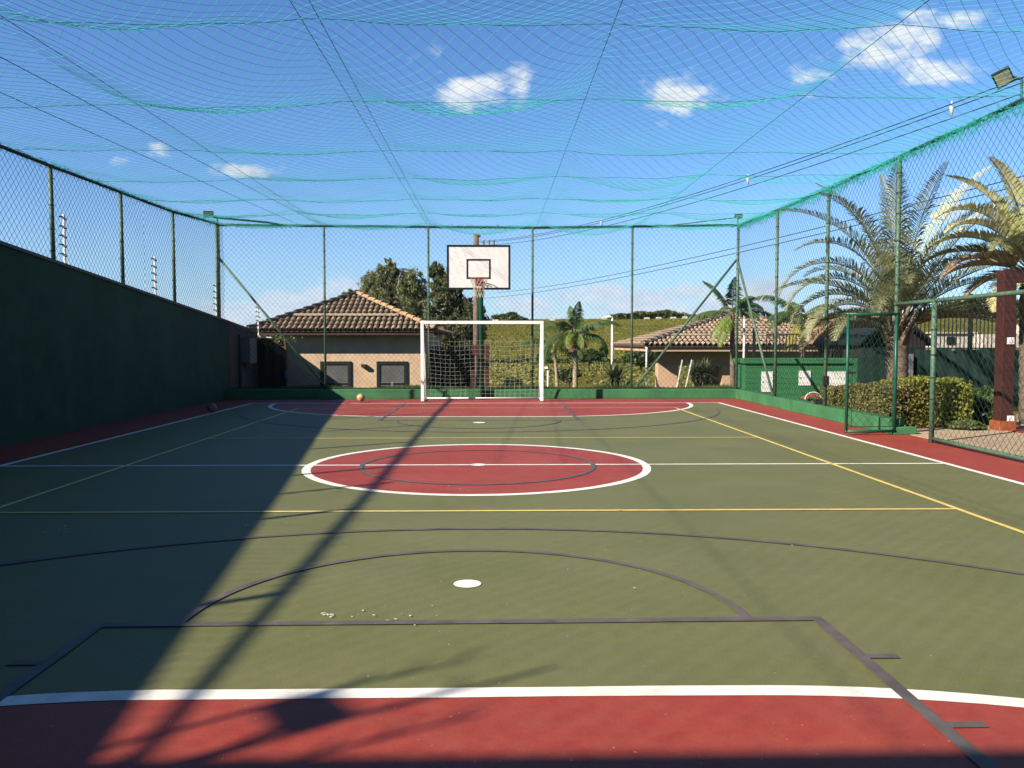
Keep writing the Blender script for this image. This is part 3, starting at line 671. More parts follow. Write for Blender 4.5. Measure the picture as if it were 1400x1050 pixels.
# ------------------------------------------------------------------ balls
def ball(x, y, r, m1, m2, label, spin):
    t = root('ball', label, 'ball')
    V0, F0 = [], []; ns, nr = 28, 16; mi = []
    for j in range(nr+1):
        for i in range(ns): th_ = PI*j/nr; ph = 2*PI*i/ns; V0.append(Vector((math.sin(th_)*math.cos(ph), math.sin(th_)*math.sin(ph), math.cos(th_))))
    rot = Matrix.Rotation(spin, 3, 'X') @ Matrix.Rotation(spin*.7, 3, 'Z')
    b = MB(); b2 = MB()
    ico = [Vector(v).normalized() for v in [(0,1,1.618),(0,-1,1.618),(0,1,-1.618),(0,-1,-1.618),(1,1.618,0),(-1,1.618,0),(1,-1.618,0),(-1,-1.618,0),(1.618,0,1),(-1.618,0,1),(1.618,0,-1),(-1.618,0,-1)]]
    c = Vector((x, y, r+.014))
    b.v = [tuple(c+(rot@v)*r) for v in V0]
    for j in range(nr):
        for i in range(ns):
            cen = (V0[j*ns+i]+V0[(j+1)*ns+(i+1) % ns]).normalized(); d = max(cen.dot(q) for q in ico)
            b.f.append((j*ns+i, (j+1)*ns+i, (j+1)*ns+(i+1) % ns, j*ns+(i+1) % ns)); b.mi.append(1 if d > .93 else 0)
    b.build('skin', [m1, m2], t, True)
    for q in ico:
        e = q.orthogonal().normalized(); g = q.cross(e); 
        pts = [c+(rot@((q*.93+e*.36*math.cos(a)+g*.36*math.sin(a)).normalized()))*(r*1.001) for a in np.linspace(0, 2*PI, 6)]
        b2.tube(pts, .0016, 4, False)
    tag(b2.build('seams', 'black', t), kind='stuff')
g = gnd(496, 549); ball(g.x, 20.0, .098, 'ball_yellow', 'ball_pale', 'yellow and cream ball in the sun by the back kerb', .6)
g = gnd(290, 565); ball(g.x, g.y, .098, 'ball_brown', 'cabinet_beige', 'worn dark ball in the shade beside the left wall', 1.3)

# ------------------------------------------------------------------ foliage helpers
def leaves(pos, size, aspect, droop=.0, rs=None, normal_up=.0):
    """random leaf quads (rhombs) at positions"""
    rs = rs or np.random.RandomState(1); n = len(pos); d = rs.normal(size=(n, 3)); d[:, 2] -= droop; d /= np.linalg.norm(d, axis=1, keepdims=True)
    q = rs.normal(size=(n, 3)); q[:, 2] += normal_up; e = np.cross(d, q); e /= np.linalg.norm(e, axis=1, keepdims=True)
    s = size*rs.uniform(.6, 1.4, (n, 1)); a = pos-d*s*.5; c = pos+d*s*.5; m = pos
    V = np.stack([a, m+e*s*aspect, c, m-e*s*aspect], 1).reshape(-1, 3); return V, np.arange(4*n).reshape(-1, 4)
def tree(label, base, top, crowns, nleaf, size, m, seed, name='tree', droop=1.0, group=None, trunk_r=.16, asp=.16, nclump=70):
    rs = np.random.RandomState(seed); t = root(name, label, 'tree', group)
    b = MB(); base = Vector(base); top = Vector(top); mid = base.lerp(top, .5)+Vector((.15, 0, 0))
    b.tube([base, base.lerp(mid, .5), mid, top], [trunk_r, trunk_r*.8, trunk_r*.62, trunk_r*.35], 8)
    pos = []
    for (c, rad, wgt) in crowns:
        c = Vector(c); rad = Vector(rad)
        for k in range(int(nclump*wgt)):
            v = Vector(rs.normal(size=3)).normalized()*(rs.uniform(.25, 1)**.6); p = Vector((c.x+v.x*rad.x, c.y+v.y*rad.y, c.z+v.z*rad.z))
            s0 = base.lerp(top, rs.uniform(.45, 1)); mm = s0.lerp(p, .5)+Vector((0, 0, .12*(p-s0).length)); b.tube([s0, mm, p], [trunk_r*.22, trunk_r*.12, .012], 5, False)
            cl = rs.uniform(.14, .42)*min(rad)*.6; n = int(nleaf*wgt/ (nclump*wgt) / len(crowns) * rs.uniform(.4, 1.7))
            q = rs.normal(size=(n, 3))*np.array([cl, cl, cl*.8])*.62; q *= np.array([.8, .8, 1.25]); q[:, 2] -= cl*.5
            pos.append(q+np.array(p))
    b.build('trunk', 'bark_dark', t, True)
    pos = np.concatenate(pos); V, Fq = leaves(pos, size, asp, droop, rs); tag(quads_obj('crown', V, Fq, m, t), kind='stuff'); return t
def frond(par, o, az, el, L, droop, leaf, n, m, vang=.35, wid=.035, tip=.35, rr=.02, sidebend=0, hang=.25, name='frond', rs=None):
    """one palm frond: rachis + leaflets"""
    rs = rs or random; o = Vector(o); b = MB(); pts = []; K = 14; p = o.copy(); a_ = az; e_ = el
    for i in range(K+1):
        pts.append(p.copy()); t = i/K; e_ = el - droop*(t**1.5); a_ = az+sidebend*t
        p = p + Vector((math.cos(a_)*math.cos(e_), math.sin(a_)*math.cos(e_), math.sin(e_)))*(L/K)
    b.cur = 0; b.tube(pts, [rr*(1-.85*i/K) for i in range(K+1)], 5, False); b.cur = 1
    for i in range(n):
        t = .16+.84*(i+.5)/n; f = t*K; k = min(int(f), K-1); q = pts[k].lerp(pts[k+1], f-k); d = (pts[k+1]-pts[k]).normalized()
        side = d.cross(Vector((0, 0, 1)));
        if side.length < .05: side = Vector((math.sin(az), -math.cos(az), 0))
        side.normalize(); up = side.cross(d).normalized()
        ll = leaf*(math.sin(PI*min(1, .15+t*.85))**.6)*(1-.45*t)*rs.uniform(.85, 1.1)+.03
        for s_ in (1, -1):
            dr = (side*s_*math.cos(vang)+up*math.sin(vang)*1.0+d*(.45+tip*t)+Vector((rs.uniform(-.1, .1), rs.uniform(-.1, .1), rs.uniform(-.12, .08)))).normalized()
            m1 = q+dr*ll*.5; m2 = q+dr*ll + Vector((0, 0, -hang*ll)); wv = d*wid*.5*rs.uniform(.7, 1.2)
            nn = len(b.v); b.v += [tuple(q-wv*.5), tuple(q+wv*.5), tuple(m1+wv), tuple(m1-wv), tuple(m2)]
            b.f += [(nn, nn+1, nn+2, nn+3), (nn+3, nn+2, nn+4)]; b.mi += [1, 1]
    return b.build(name, ['rachis', m], par)
def palm(label, base, crown, fr, leaf, trunkmat='trunk_pale', r0=.09, r1=.06, n=24, extra=None, wid=.058, group='palm trees beyond the fences', m='palm_green', vang=-.45, hang=.35):
    t = root('palm_tree', label, 'palm tree', group); base = Vector(base); crown = Vector(crown)
    b = MB(); K = 26; pts = [base.lerp(crown, i/K) for i in range(K+1)]; b.tube(pts, [(r0+(r1-r0)*i/K)*(1.07 if i % 2 else .96) for i in range(K+1)], 10); b.build('trunk', trunkmat, t, True)
    for f in fr:
        az, el, L, dr = f[:4]; mm = f[4] if len(f) > 4 else m
        frond(t, crown+Vector((math.cos(az)*.04, math.sin(az)*.04, U(-.05, .06))), az, el, L, dr, leaf*U(.9, 1.1), n, mm, vang, wid, hang=hang, sidebend=U(-.25, .25))
    return t
def ring(n, el0, el1, L, dr, seed=0, m=None):
    random.seed(seed); out = []
    for i in range(n):
        a = 2.4*i+U(-.2, .2); e = el0+(el1-el0)*(i/(n-1))+U(-.1, .1); f = (a, e, L*U(.85, 1.12), dr*U(.8, 1.2)); out.append(f+((m,) if m else ()))
    return out

# ------------------------------------------------------------------ tiled roofs
def tiled_plane(bt, bu, O, ax, upv, width, lim, pitch=.19, tl=.36, r=.078):
    """O eave start, ax unit along eave, upv unit up the slope; lim(s)->slope length"""
    O, ax, upv = Vector(O), Vector(ax), Vector(upv); nr = ax.cross(upv).normalized()
    if nr.z < 0: nr = -nr
    s_ = pitch/2
    while s_ < width:
        Ls = lim(s_); u = -.06
        while u < Ls:
            e = min(u+tl+.04, Ls+.05); h0 = .035+U(-.006, .006); h1 = 0.0; n0 = len(bt.v); j = U(-.006, .006)
            for (uu, hh, rr) in ((u, h0, r), (e, h1, r*.82)):
                for k in range(6):
                    a = PI*k/5; bt.v.append(tuple(O+ax*(s_+j+rr*math.cos(a))+upv*uu+nr*(hh+rr*.95*math.sin(a))))
            for k in range(5): bt.f.append((n0+k, n0+k+1, n0+6+k+1, n0+6+k)); bt.mi.append(0)
            u += tl
        s_ += pitch
def hip_roof(par, x0, x1, y0, y1, ze, pitch, mt='tile', sides='flr', ridge_m=('ridge', 'ridge'), flash=None, th=.06):
    w_ = x1-x0; d_ = y1-y0; hw = min(w_, d_)/2; zr = ze+pitch*hw
    if w_ <= d_: ra, rb = Vector((x0+hw, y0+hw, zr)), Vector((x0+hw, y1-hw, zr))
    else: ra, rb = Vector((x0+hw, y0+hw, zr)), Vector((x1-hw, y0+hw, zr))
    c = [Vector((x0, y0, ze)), Vector((x1, y0, ze)), Vector((x1, y1, ze)), Vector((x0, y1, ze))]
    b = MB()
    if w_ <= d_: b.quad(c[0], c[1], ra); b.quad(c[1], c[2], rb, ra); b.quad(c[2], c[3], rb); b.quad(c[3], c[0], ra, rb); hips = [(c[0], ra), (c[1], ra), (c[2], rb), (c[3], rb), (ra, rb)]
    else: b.quad(c[0], c[1], rb, ra); b.quad(c[1], c[2], rb); b.quad(c[2], c[3], ra, rb); b.quad(c[3], c[0], ra); hips = [(c[0], ra), (c[1], rb), (c[2], rb), (c[3], ra), (ra, rb)]
    b.quad(*[p-Vector((0, 0, th)) for p in reversed(c)])
    for i in range(4): p, q = c[i], c[(i+1) % 4]; b.quad(p, p-Vector((0, 0, th)), q-Vector((0, 0, th)), q)
    rf_ = b.build('roof', 'tile_under', par)
    k = math.sqrt(1+pitch*pitch); bt = MB()
    if 'f' in sides: tiled_plane(bt, None, c[0], (1, 0, 0), Vector((0, 1, pitch))/k, w_, lambda s_: min(s_, w_-s_, hw)*k)
    if 'l' in sides: tiled_plane(bt, None, c[0], (0, 1, 0), Vector((1, 0, pitch))/k, d_, lambda s_: min(s_, d_-s_, hw)*k)
    if 'r' in sides: tiled_plane(bt, None, c[1], (0, 1, 0), Vector((-1, 0, pitch))/k, d_, lambda s_: min(s_, d_-s_, hw)*k)
    tag(bt.build('roof_tiles', mt, rf_), kind='stuff')
    for hi, (p, q) in enumerate(hips):
        if hi in (2, 3): continue
        d = q-p; L = d.length
        if L < .2: continue
        d.normalize(); n = int(L/.36)
        sd_ = d.cross(Vector((0, 0, 1))).normalized(); up = sd_.cross(d).normalized()
        for i in range(n):
            b = MB(); a0 = p+d*(i*L/n-.03); a1 = p+d*((i+1)*L/n+.02)
            for (a, rr, hh) in ((a0, .105, .075), (a1, .088, .045)):
                for kk in range(7): an = PI*kk/6; b.v.append(tuple(a+sd_*rr*math.cos(an)+up*(hh+rr*math.sin(an))))
            for kk in range(6): b.f.append((kk, kk+1, 7+kk+1, 7+kk)); b.mi.append(0)
            b.f.append(tuple(range(7))); b.mi.append(0)
            b.build('ridge_tile', ridge_m[1] if hi in (1,) else ridge_m[0], rf_, True)
    if flash:
        t = flash; b = MB(); yy = y0+t; zz = ze+pitch*t
        b.box(x0+t+.25, x1-t-.3, yy-.05, yy+.05, zz+.07, zz+.145); b.build('flashing', 'mortar', rf_)
    return rf_, ra, rb
# house at left
h1 = root('house', 'beige house with clay tile hip roof and two black windows behind the left goal post', 'house')
FY = 28.0; hx0, hx1 = at(340, 470, FY).x, at(582, 470, FY).x
b = MB(); b.box(hx0, hx1, FY, FY+8.4, -1.3, 1.72); b.build('wall', 'stucco', h1)
hip_roof(h1, at(341, 455, 27.4).x, at(594, 455, 27.4).x, 27.4, 37.0, 1.84, .44, flash=.98, ridge_m=('ridge_grey', 'ridge'))
b = MB(); b.box(at(343, 455, 27.4).x, at(592, 455, 27.4).x, 27.44, 27.49, 1.68, 1.775); b.build('fascia', 'fascia', h1)
for pa, pb in ((438, 480), (515, 557)):
    xa_, xb2 = at(pa, 494, FY).x, at(pb, 494, FY).x; z1, z0 = at(pa, 494, FY).z, at(pa, 533, FY).z
    b = MB(); frame(b, xa_, xb2, z0, z1, .11, FY-.05, FY+.02); wf = b.build('window', 'black', h1)
    b = MB(); b.box(xa_+.085, xb2-.085, FY-.02, FY-.008, z0+.25, z1-.085); b.build('pane', 'glass', wf)
    b = MB(); b.box(xa_+.085, xb2-.085, FY-.03, FY-.01, z0+.085, z0+.25); b.build('bottom_panel', 'black', wf)
    for zz in (z0+.13, z0+.24): b = MB(); b.box(xa_+.085, xb2-.085, FY-.036, FY-.031, zz, zz+.015); b.build('rail', 'metal_grey', wf)
    xm = (xa_+xb2)/2; b = MB(); b.box(xm-.035, xm+.035, FY-.04, FY-.031, z0+.09, z0+.28); b.build('handle_plate', 'metal_grey', wf)
b = MB(); pp = at(498, 500, FY); b.box(pp.x-.08, pp.x+.08, FY-.16, FY, pp.z-.05, pp.z+.05); b.build('wall_lamp', 'lamp_body', h1)
# timber screen and pergola frame right of the house
sc = root('timber_screen', 'dark timber slat screen between the beige house and the hoop pole', 'screen')
xa_, xb2 = at(588, 480, 29).x, at(648, 480, 29).x; n = 18
for i in range(n):
    x = xa_+(xb2-xa_)*i/(n-1); b = MB(); b.box(x-.026, x+.026, 29, 29.03, -1.2, 1.32+U(-.03, .03)); b.build('slat', 'dark_wood', sc)
b = MB(); b.box(xa_, xb2, 29.04, 29.08, 1.0, 1.1); b.box(xa_, xb2, 29.04, 29.08, -.5, -.4); b.box(xa_, xb2, 29.3, 29.34, -1.2, 1.2); b.each('rail', 'dark_wood', sc)
pg = root('pergola', 'dark red timber frame behind the hoop pole', 'pergola')
b = MB(); b.box(at(645, 480, 28.6).x, at(669, 480, 28.6).x, 28.5, 28.65, at(650, 486, 28.6).z, at(650, 471, 28.6).z); b.build('beam', 'brown_paint', pg)
for px in (646, 666): b = MB(); x = at(px, 500, 28.6).x; b.box(x-.07, x+.07, 28.5, 28.64, -1.3, at(650, 486, 28.6).z); b.build('post', 'brown_paint', pg)

# cabinet and bits on the concrete wall
cb_ = root('meter_cabinet', 'grey metal cabinet fixed on the stained concrete wall at left', 'cabinet')
b = MB(); b.box(-6.8, -6.56, 22.5, 23.15, .87, 1.55); b.build('box', 'cabinet_beige', cb_, bevel=.01)
b = MB(); b.box(-6.79, -6.60, 22.485, 22.5, .90, 1.52); b.build('door', 'metal_grey', cb_)
b = MB()
for y in (22.6, 22.8, 23.0): b.tube([(-6.68, y, .87), (-6.68, y, .76), (-6.75, y, .68)], .02, 6)
b.tube([(-6.76, 22.55, .8), (-6.76, 22.55, -.5)], .014, 6); b.each('conduit', 'metal_grey', cb_)
b = MB(); b.tube([at(352, 461, 23.9), at(371, 461.5, 23.9)], .016, 6); tag(b.build('pipe', 'white_paint'), 'short pale pipe above the stained return wall', 'pipe')
b = MB(); pp = at(390.5, 512, 24.0); b.tube([pp+Vector((0, 0, -.11)), pp+Vector((0, 0, .11))], .05, 8); tag(b.build('blue_box', 'plastic_blue'), 'small blue plastic box at the end of the stained wall', 'box')
pos = np.random.RandomState(4).normal(size=(500, 3))*np.array([.28, .1, .05])+np.array(at(372, 464, 24.2)); V, Fq = leaves(pos, .07, .3); tag(quads_obj('creeper', V, Fq, 'grass'), 'low green creeper over the top of the stained wall', 'plant')

# pavilion at right
pv = root('pavilion', 'open pavilion with low clay tile roof and pinkish pillars behind the right corner', 'building')
PY = 29.6; px0 = at(880, 470, PY).x; px1 = px0+8.4
ze = at(880, 472, PY).z
hip_roof(pv, px0, px1, PY, PY+8.4, ze, .29, mt='tile_pink', flash=1.0, ridge_m=('mortar', 'ridge'))
b = MB(); b.box(px0+.12, px1-.1, PY+.1, PY+.16, ze-.22, ze-.06); b.box(px0+.1, px0+.16, PY+.16, PY+8, ze-.22, ze-.06); b.each('fascia', 'stucco_pink', pv)
b = MB(); b.box(px0+.75, px1-.7, PY+.9, PY+1.15, ze-.75, ze-.22); b.build('beam', 'stucco_pink', pv)
b = MB(); b.box(px0+.85, px1-.8, PY+.86, PY+.90, ze-.75, ze-.68); b.build('moulding', 'mortar', pv)
for a, c_ in ((900, 928), (988, 1014)):
    xa_, xb2 = at(a, 500, PY+.9).x, at(c_, 500, PY+.9).x; b = MB(); b.box(xa_, xb2, PY+.905, PY+1.5, -1.4, ze-.25); b.build('pillar', 'stucco_pink', pv)
b = MB(); b.box(at(962, 500, PY+5).x, px1-.8, PY+5, PY+5.2, -1.4, ze-.2); b.build('back_wall', 'stucco_pink', pv)
b = MB(); xx = at(884, 500, PY).x; b.tube([(xx, PY+.02, ze-.08), (xx, PY+.02, -1.4)], .03, 8); b.tube([(xx-.05, PY+.02, ze-.06), (xx+.03, PY+.02, ze-.12)], .035, 6); b.build('downpipe', 'white_paint', pv)
h2 = root('house', 'wide low house with pinkish clay tile roof behind the meter wall', 'house')
Y2 = 31.5; b = MB(); b.box(at(1062, 480, Y2).x, at(1238, 480, Y2).x, Y2+.6, Y2+8, -1.4, 1.35); b.build('wall', 'dark_wood', h2)
hip_roof(h2, at(1032, 463, Y2).x, at(1262, 463, Y2).x, Y2, Y2+8.5, 1.50, .30, mt='tile_pink', ridge_m=('mortar', 'ridge'))
b = MB(); b.box(at(1034, 463, Y2).x, at(1260, 463, Y2).x, Y2+.04, Y2+.1, 1.3, 1.44); b.build('fascia', 'stucco_pink', h2)
# gabled kiosk, wall coloured near black for the shaded gable interior
ks = root('kiosk', 'small gabled hut with walls coloured as dark as shade, behind the big palm trunk', 'hut')
KY = 22.5; kl, kr = at(1169, 470, KY).x, at(1273, 473, KY).x; kc = at(1220, 430, KY); zk = at(1169, 470, KY).z
b = MB(); v_ = [(kl+.15, KY, -.1), (kr-.15, KY, -.1), (kr-.15, KY, zk+.02), (kc.x, KY, kc.z-.06), (kl+.15, KY, zk+.02)]
b.quad(*v_); b.quad(*[(x, KY+3, z) for x, y, z in reversed(v_)])
for i in range(5): p, q = v_[i], v_[(i+1) % 5]; b.quad(p, (p[0], KY+3, p[2]), (q[0], KY+3, q[2]), q)
b.build('wall', 'kiosk', ks)
b = MB()
for e in ((kl, zk-.04), (kr, zk-.06)):
    n0 = len(b.v); b.v += [(e[0], KY-.3, e[1]), (kc.x, KY-.3, kc.z), (kc.x, KY+3.2, kc.z), (e[0], KY+3.2, e[1]), (e[0], KY-.3, e[1]+.08), (kc.x, KY-.3, kc.z+.08), (kc.x, KY+3.2, kc.z+.08), (e[0], KY+3.2, e[1]+.08)]
    for f in ((0,1,2,3),(4,5,6,7),(0,1,5,4),(2,3,7,6),(0,3,7,4)): b.f.append(tuple(n0+i for i in f)); b.mi.append(0)
b.build('roof', 'iron', ks)
bt = MB(); k_ = Vector((kc.x-kr, 0, kc.z-zk)); Lk = k_.length; tiled_plane(bt, None, (kr+.25, KY+.2, zk-.05), (0, 1, 0), k_/Lk, 2.8, lambda s_: Lk, r=.07); tag(bt.build('roof_tiles', 'tile_pink', ks), kind='stuff')

# ------------------------------------------------------------------ green meter wall
mw = root('meter_wall', 'bright green rendered wall with white meter doors outside the right fence corner', 'wall')
MY = 21.05; mx0, mx1 = at(1013, 500, MY).x+.12, at(1172, 500, MY).x; mz = at(1013, 497, MY).z
b = MB(); b.box(mx0, mx1, MY, MY+.9, -.3, mz); b.build('wall_face', 'meter_green', mw)
b = MB(); b.box(mx0-.06, mx1+.05, MY-.06, MY+.96, mz+.0, mz+.125); b.build('top_slab', 'meter_green', mw, bevel=.008)
b = MB(); b.box(mx1-.10, mx1-.005, MY-.05, MY-.003, -.2, mz-.001); b.build('pilaster', 'meter_green', mw)
for a, c_, t_, bt_ in ((1041, 1056, 508, 536), (1092, 1108, 507, 527), (1129, 1158, 508, 536)):
    p, q = at(a, t_, MY), at(c_, bt_, MY); b = MB(); b.box(p.x, q.x, MY-.02, MY-.003, q.z, p.z); d_ = b.build('meter_door', 'white_paint', mw, bevel=.004)
    b = MB(); b.box(p.x+.03, p.x+.05, MY-.028, MY-.0205, (p.z+q.z)/2-.02, (p.z+q.z)/2+.02); b.build('lock', 'metal_grey', d_)
p, q = at(1104, 545, MY), at(1123, 551, MY); b = MB(); b.box(p.x, q.x, MY-.012, MY-.003, q.z, p.z); b.build('vent', 'black', mw)
# iron railing over it and the screened fence further right
ir = root('railing', 'black iron railing behind the green meter wall', 'railing')
RY = 23.6; xa_, xb2 = at(1048, 470, RY).x, at(1232, 470, RY).x; zt = at(1100, 458, RY).z; n = 42
for i in range(n): x = xa_+(xb2-xa_)*i/(n-1); b = MB(); b.box(x-.011, x+.011, RY-.01, RY+.01, -.2, zt); b.build('bar', 'iron', ir)
b = MB(); b.box(xa_, xb2, RY-.02, RY+.02, zt, zt+.035); b.box(xa_, xb2, RY-.02, RY+.02, .2, .24); b.each('rail', 'iron', ir)
for px in (1021, 1031): 
    x = at(px, 450, 23.3).x; b = MB(); b.box(x-.035, x+.035, 23.25, 23.32, -.8, at(px, 448 if px > 1025 else 470, 23.3).z); tag(b.build('iron_post', 'iron'), 'dark iron post %s the first palm and the railing' % ('farther right between' if px > 1025 else 'nearer left between'), 'post', 'dark posts by the railing')
sf = root('screened_fence', 'tall barred fence with dark green shade cloth behind the hedge at right', 'fence')
SY = 19.6; xa_, xb2 = at(1172, 470, SY).x, at(1480, 470, SY).x; zt = at(1300, 416, SY).z; zs = at(1300, 477, SY).z; n = 58
for i in range(n):
    x = xa_+(xb2-xa_)*i/(n-1)
    if at(1236, 440, SY).x < x: b = MB(); b.box(x-.009, x+.009, SY, SY+.02, .05, zt); b.build('bar', 'iron', sf)
for px in (1327, 1438):
    x = at(px, 450, SY).x; b = MB(); b.box(x-.028, x+.028, SY-.03, SY+.04, -.1, zt+.25); b.build('post', 'iron', sf)
b = MB(); b.box(at(1236, 440, SY).x, xb2, SY-.01, SY+.03, zt-.03, zt); b.box(xa_, xb2, SY-.01, SY+.03, zs, zs+.03); b.each('rail', 'iron', sf)
# cloth, wavy
cv_ = MB(); nn_ = 120
for i in range(nn_+1):
    x = xa_+(xb2-xa_)*i/nn_; o = .02*math.sin(x*9)+.012*math.sin(x*23)
    cv_.v += [(x, SY-.06+o, -.1), (x, SY-.05+o*.4, zs+.01*math.sin(x*6))]
cv_.f = [(2*i, 2*i+2, 2*i+3, 2*i+1) for i in range(nn_)]; cv_.mi = [0]*nn_; cv_.build('shade_cloth', 'screen_green', sf, True)
b = MB()
for px, py in ((1243, 485), (1247, 485), (1303, 478)):
    p = at(px, py, SY-.12); b.box(p.x-.03, p.x+.03, p.y-.01, p.y+.01, p.z-.5 if px < 1300 else p.z-.02, p.z+.02)
tag(b.build('pipe_stubs', 'metal_grey'), 'pale grey pipes standing against the dark shade cloth beside the palm', 'pipes')

# ------------------------------------------------------------------ ground at the right
b = MB(); b.box(6.42, 30, -3, 15.2, -.2, .006)
tag(b.build('side_paving', 'pebble'), kind='structure')
b = MB(); b.box(7.4, 12, 15.4, 19.4, -.2, .07); tag(b.build('lawn', 'field'), kind='structure')
b = MB(); b.box(7.6, 13, 14.95, 15.15, -.1, .13); tag(b.build('low_wall', 'pebble'), kind='structure')
b = MB(); b.box(8.25, 11, 12.9, 13.6, .008, .02); tag(b.build('red_paving', 'court_red'), kind='structure')
# pergola post
pp = gnd(1373, 590); b0 = pp
pgr = root('pergola', 'dark brown painted pergola post and beam beyond the right fence', 'pergola')
zt = at(1373, 385, b0.y).z
fy_ = 13.3; pxl, pxr = at(1370, 500, fy_).x, at(1387, 500, fy_).x
b = MB(); b.box(pxl, pxr, fy_, fy_+.21, .16, zt); b.build('post', 'brown_paint', pgr, bevel=.006)
b = MB(); b.box(pxl-.04, pxr+.04, fy_-.04, fy_+.25, .0, .16); b.build('base', 'base_orange', pgr, bevel=.01)
b = MB(); b.box(pxl-.002, pxl+3.2, fy_-.002, fy_+.212, zt, zt+.20); b.build('beam', 'brown_paint', pgr, bevel=.006)
b = MB(); b.box(pxl+2.8, pxl+3.0, fy_, fy_+.21, 0, zt); b.build('post', 'brown_paint', pgr, bevel=.006)
for py in (466, 573):
    p = at(1381, py, fy_-.01); b = MB(); b.box(p.x-.045, p.x+.065, fy_-.022, fy_-.001, p.z-.055, p.z+.055); pl = b.build('notice_plate', 'white_paint', pgr, bevel=.003)
    b = MB(); y = fy_-.024
    T = [(p.x-.025, p.z-.03), (p.x+.04, p.z-.03), (p.x+.008, p.z+.032)]
    for i in range(3): b.tube([(T[i][0], y, T[i][1]), (T[(i+1) % 3][0], y, T[(i+1) % 3][1])], .0035, 4)
    b.each('triangle_mark', 'metal_grey', pl)
# hose, little lamp
hs_ = MB(); c = Vector((6.48, 16.9, .27))
for k in range(5): hs_.tube([c+Vector((U(-.03, .03)+(.10+.02*k)*math.cos(a), .02*k+(.05)*math.sin(a), .10*math.sin(a)*(.6+.1*k))) for a in np.linspace(0, PI, 12)], .012, 6)
ho = hs_.build('hose', 'hose_red', None, True); tag(ho, 'red and white hose coiled on the right kerb by the green wall', 'hose')
h3 = MB(); h3.tube([c+Vector((.17*math.cos(a), -.05, .15*math.sin(a))) for a in np.linspace(0, PI, 14)], .011, 6); h3.build('white_hose', 'white_paint', ho, True)
b = MB(); p = Vector((6.27, 16.05, .235)); b.box(p.x-.07, p.x+.07, p.y-.05, p.y+.05, p.z, p.z+.06); b.box(p.x-.09, p.x+.09, p.y-.03, p.y+.07, p.z+.06, p.z+.10); tag(b.build('kerb_lamp', 'lamp_body', bevel=.008), 'small black ground spotlight on top of the right kerb', 'lamp')

# hedges
def hedge(label, corners, zt0, zt1, m, n, seed, leaf=.05):
    """corners: 4 plan points; zt0 at first pair, zt1 at second"""
    rs = np.random.RandomState(seed); t = root('hedge', label, 'hedge', 'clipped hedges by the gate'); A, B, C_, D = [np.array(c) for c in corners]
    u = rs.uniform(0, 1, n); v = rs.uniform(0, 1, n); w_ = rs.uniform(0, 1, n); side = rs.uniform(0, 1, n)
    v = np.where(side < .55, rs.choice([0, 1], n)+rs.normal(0, .05, n), v); w_ = np.where((side >= .55) & (side < .85), 1-np.abs(rs.normal(0, .05, n)), w_); u = np.where(side >= .85, rs.choice([0, 1], n)+rs.normal(0, .03, n), u)
    P_ = (A*(1-u)[:, None]+B*u[:, None])*(1-v)[:, None]+(D*(1-u)[:, None]+C_*u[:, None])*v[:, None]
    zt_ = zt0+(zt1-zt0)*u; lump = .035*np.sin(P_[:, 0]*5+P_[:, 1]*3)+.025*np.sin(P_[:, 1]*11)
    pos = np.stack([P_[:, 0]+lump*.6, P_[:, 1]+lump, .02+w_*(zt_+lump)], 1); V, Fq = leaves(pos, leaf, .32, 0, rs); tag(quads_obj('foliage', V, Fq, m, t), kind='stuff')
    b = MB(); sh = lambda p, c: tuple(c+(p-c)*.86); c = (A+B+C_+D)/4; q = [sh(p, c) for p in (A, B, C_, D)]; zz = [zt0*.86, zt1*.86, zt1*.86, zt0*.86]
    b.v = [(p[0], p[1], 0) for p in q]+[(p[0], p[1], z) for p, z in zip(q, zz)]; b.f = [(4,5,6,7),(0,1,5,4),(1,2,6,5),(2,3,7,6),(3,0,4,7)]; b.mi = [0]*5; b.build('dark_core', 'core', t)  # solid dark box whose colour stands in for the shade between leaves
hedge('clipped hedge along the kerb left of the gate post, leaves coloured browner as its part-shaded side', [(6.55, 16.6), (6.52, 13.7), (7.3, 13.7), (7.3, 16.6)], .50, .72, 'hedge_shade', 26000, 1, .042)
hedge('clipped hedge right of the gate post, leaves coloured brighter as its sunlit side', [(6.95, 13.75), (8.0, 13.85), (8.1, 15.0), (7.0, 15.0)], .74, .74, 'hedge_lit', 24000, 2, .045)
rs = np.random.RandomState(9)
for i, (px, py, Y, r, h, l) in enumerate(((1350, 560, 14.3, .38, .45, 'loose leafy shrub with pale flowers at the right end of the hedge'), (1340, 540, 15.4, .5, .55, 'dark shrub behind the hedge end by the shade cloth'), (1320, 582, 13.5, .28, .14, 'low ground cover plant at the foot of the hedge end'))):
    p = at(px, py, Y); t = root('shrub', l, 'shrub'); n = 3500
    q = rs.normal(size=(n, 3)); q /= np.linalg.norm(q, axis=1, keepdims=True); q *= rs.uniform(.3, 1, (n, 1))**.5; q += .15*np.sin(q[:, [1, 2, 0]]*7)
    pos = q*np.array([r, r*.8, h*.55])+np.array([p.x, p.y, h*.5]); V, Fq = leaves(pos, .06, .3, 0, rs); tag(quads_obj('foliage', V, Fq, 'palm_green' if i != 2 else 'grass', t), kind='stuff')
    b = MB()
    for k in range(5): a = k*1.3; b.tube([(p.x, p.y, 0), (p.x+.5*r*math.cos(a), p.y+.4*r*math.sin(a), h*.7)], .01, 5)
    b.each('stem', 'bark_dark', t)
    if i == 0: V, Fq = leaves(pos[:26]+np.array([0, -.08, .02]), .05, .45, 0, rs); quads_obj('flowers', V, Fq, 'white_paint', t)

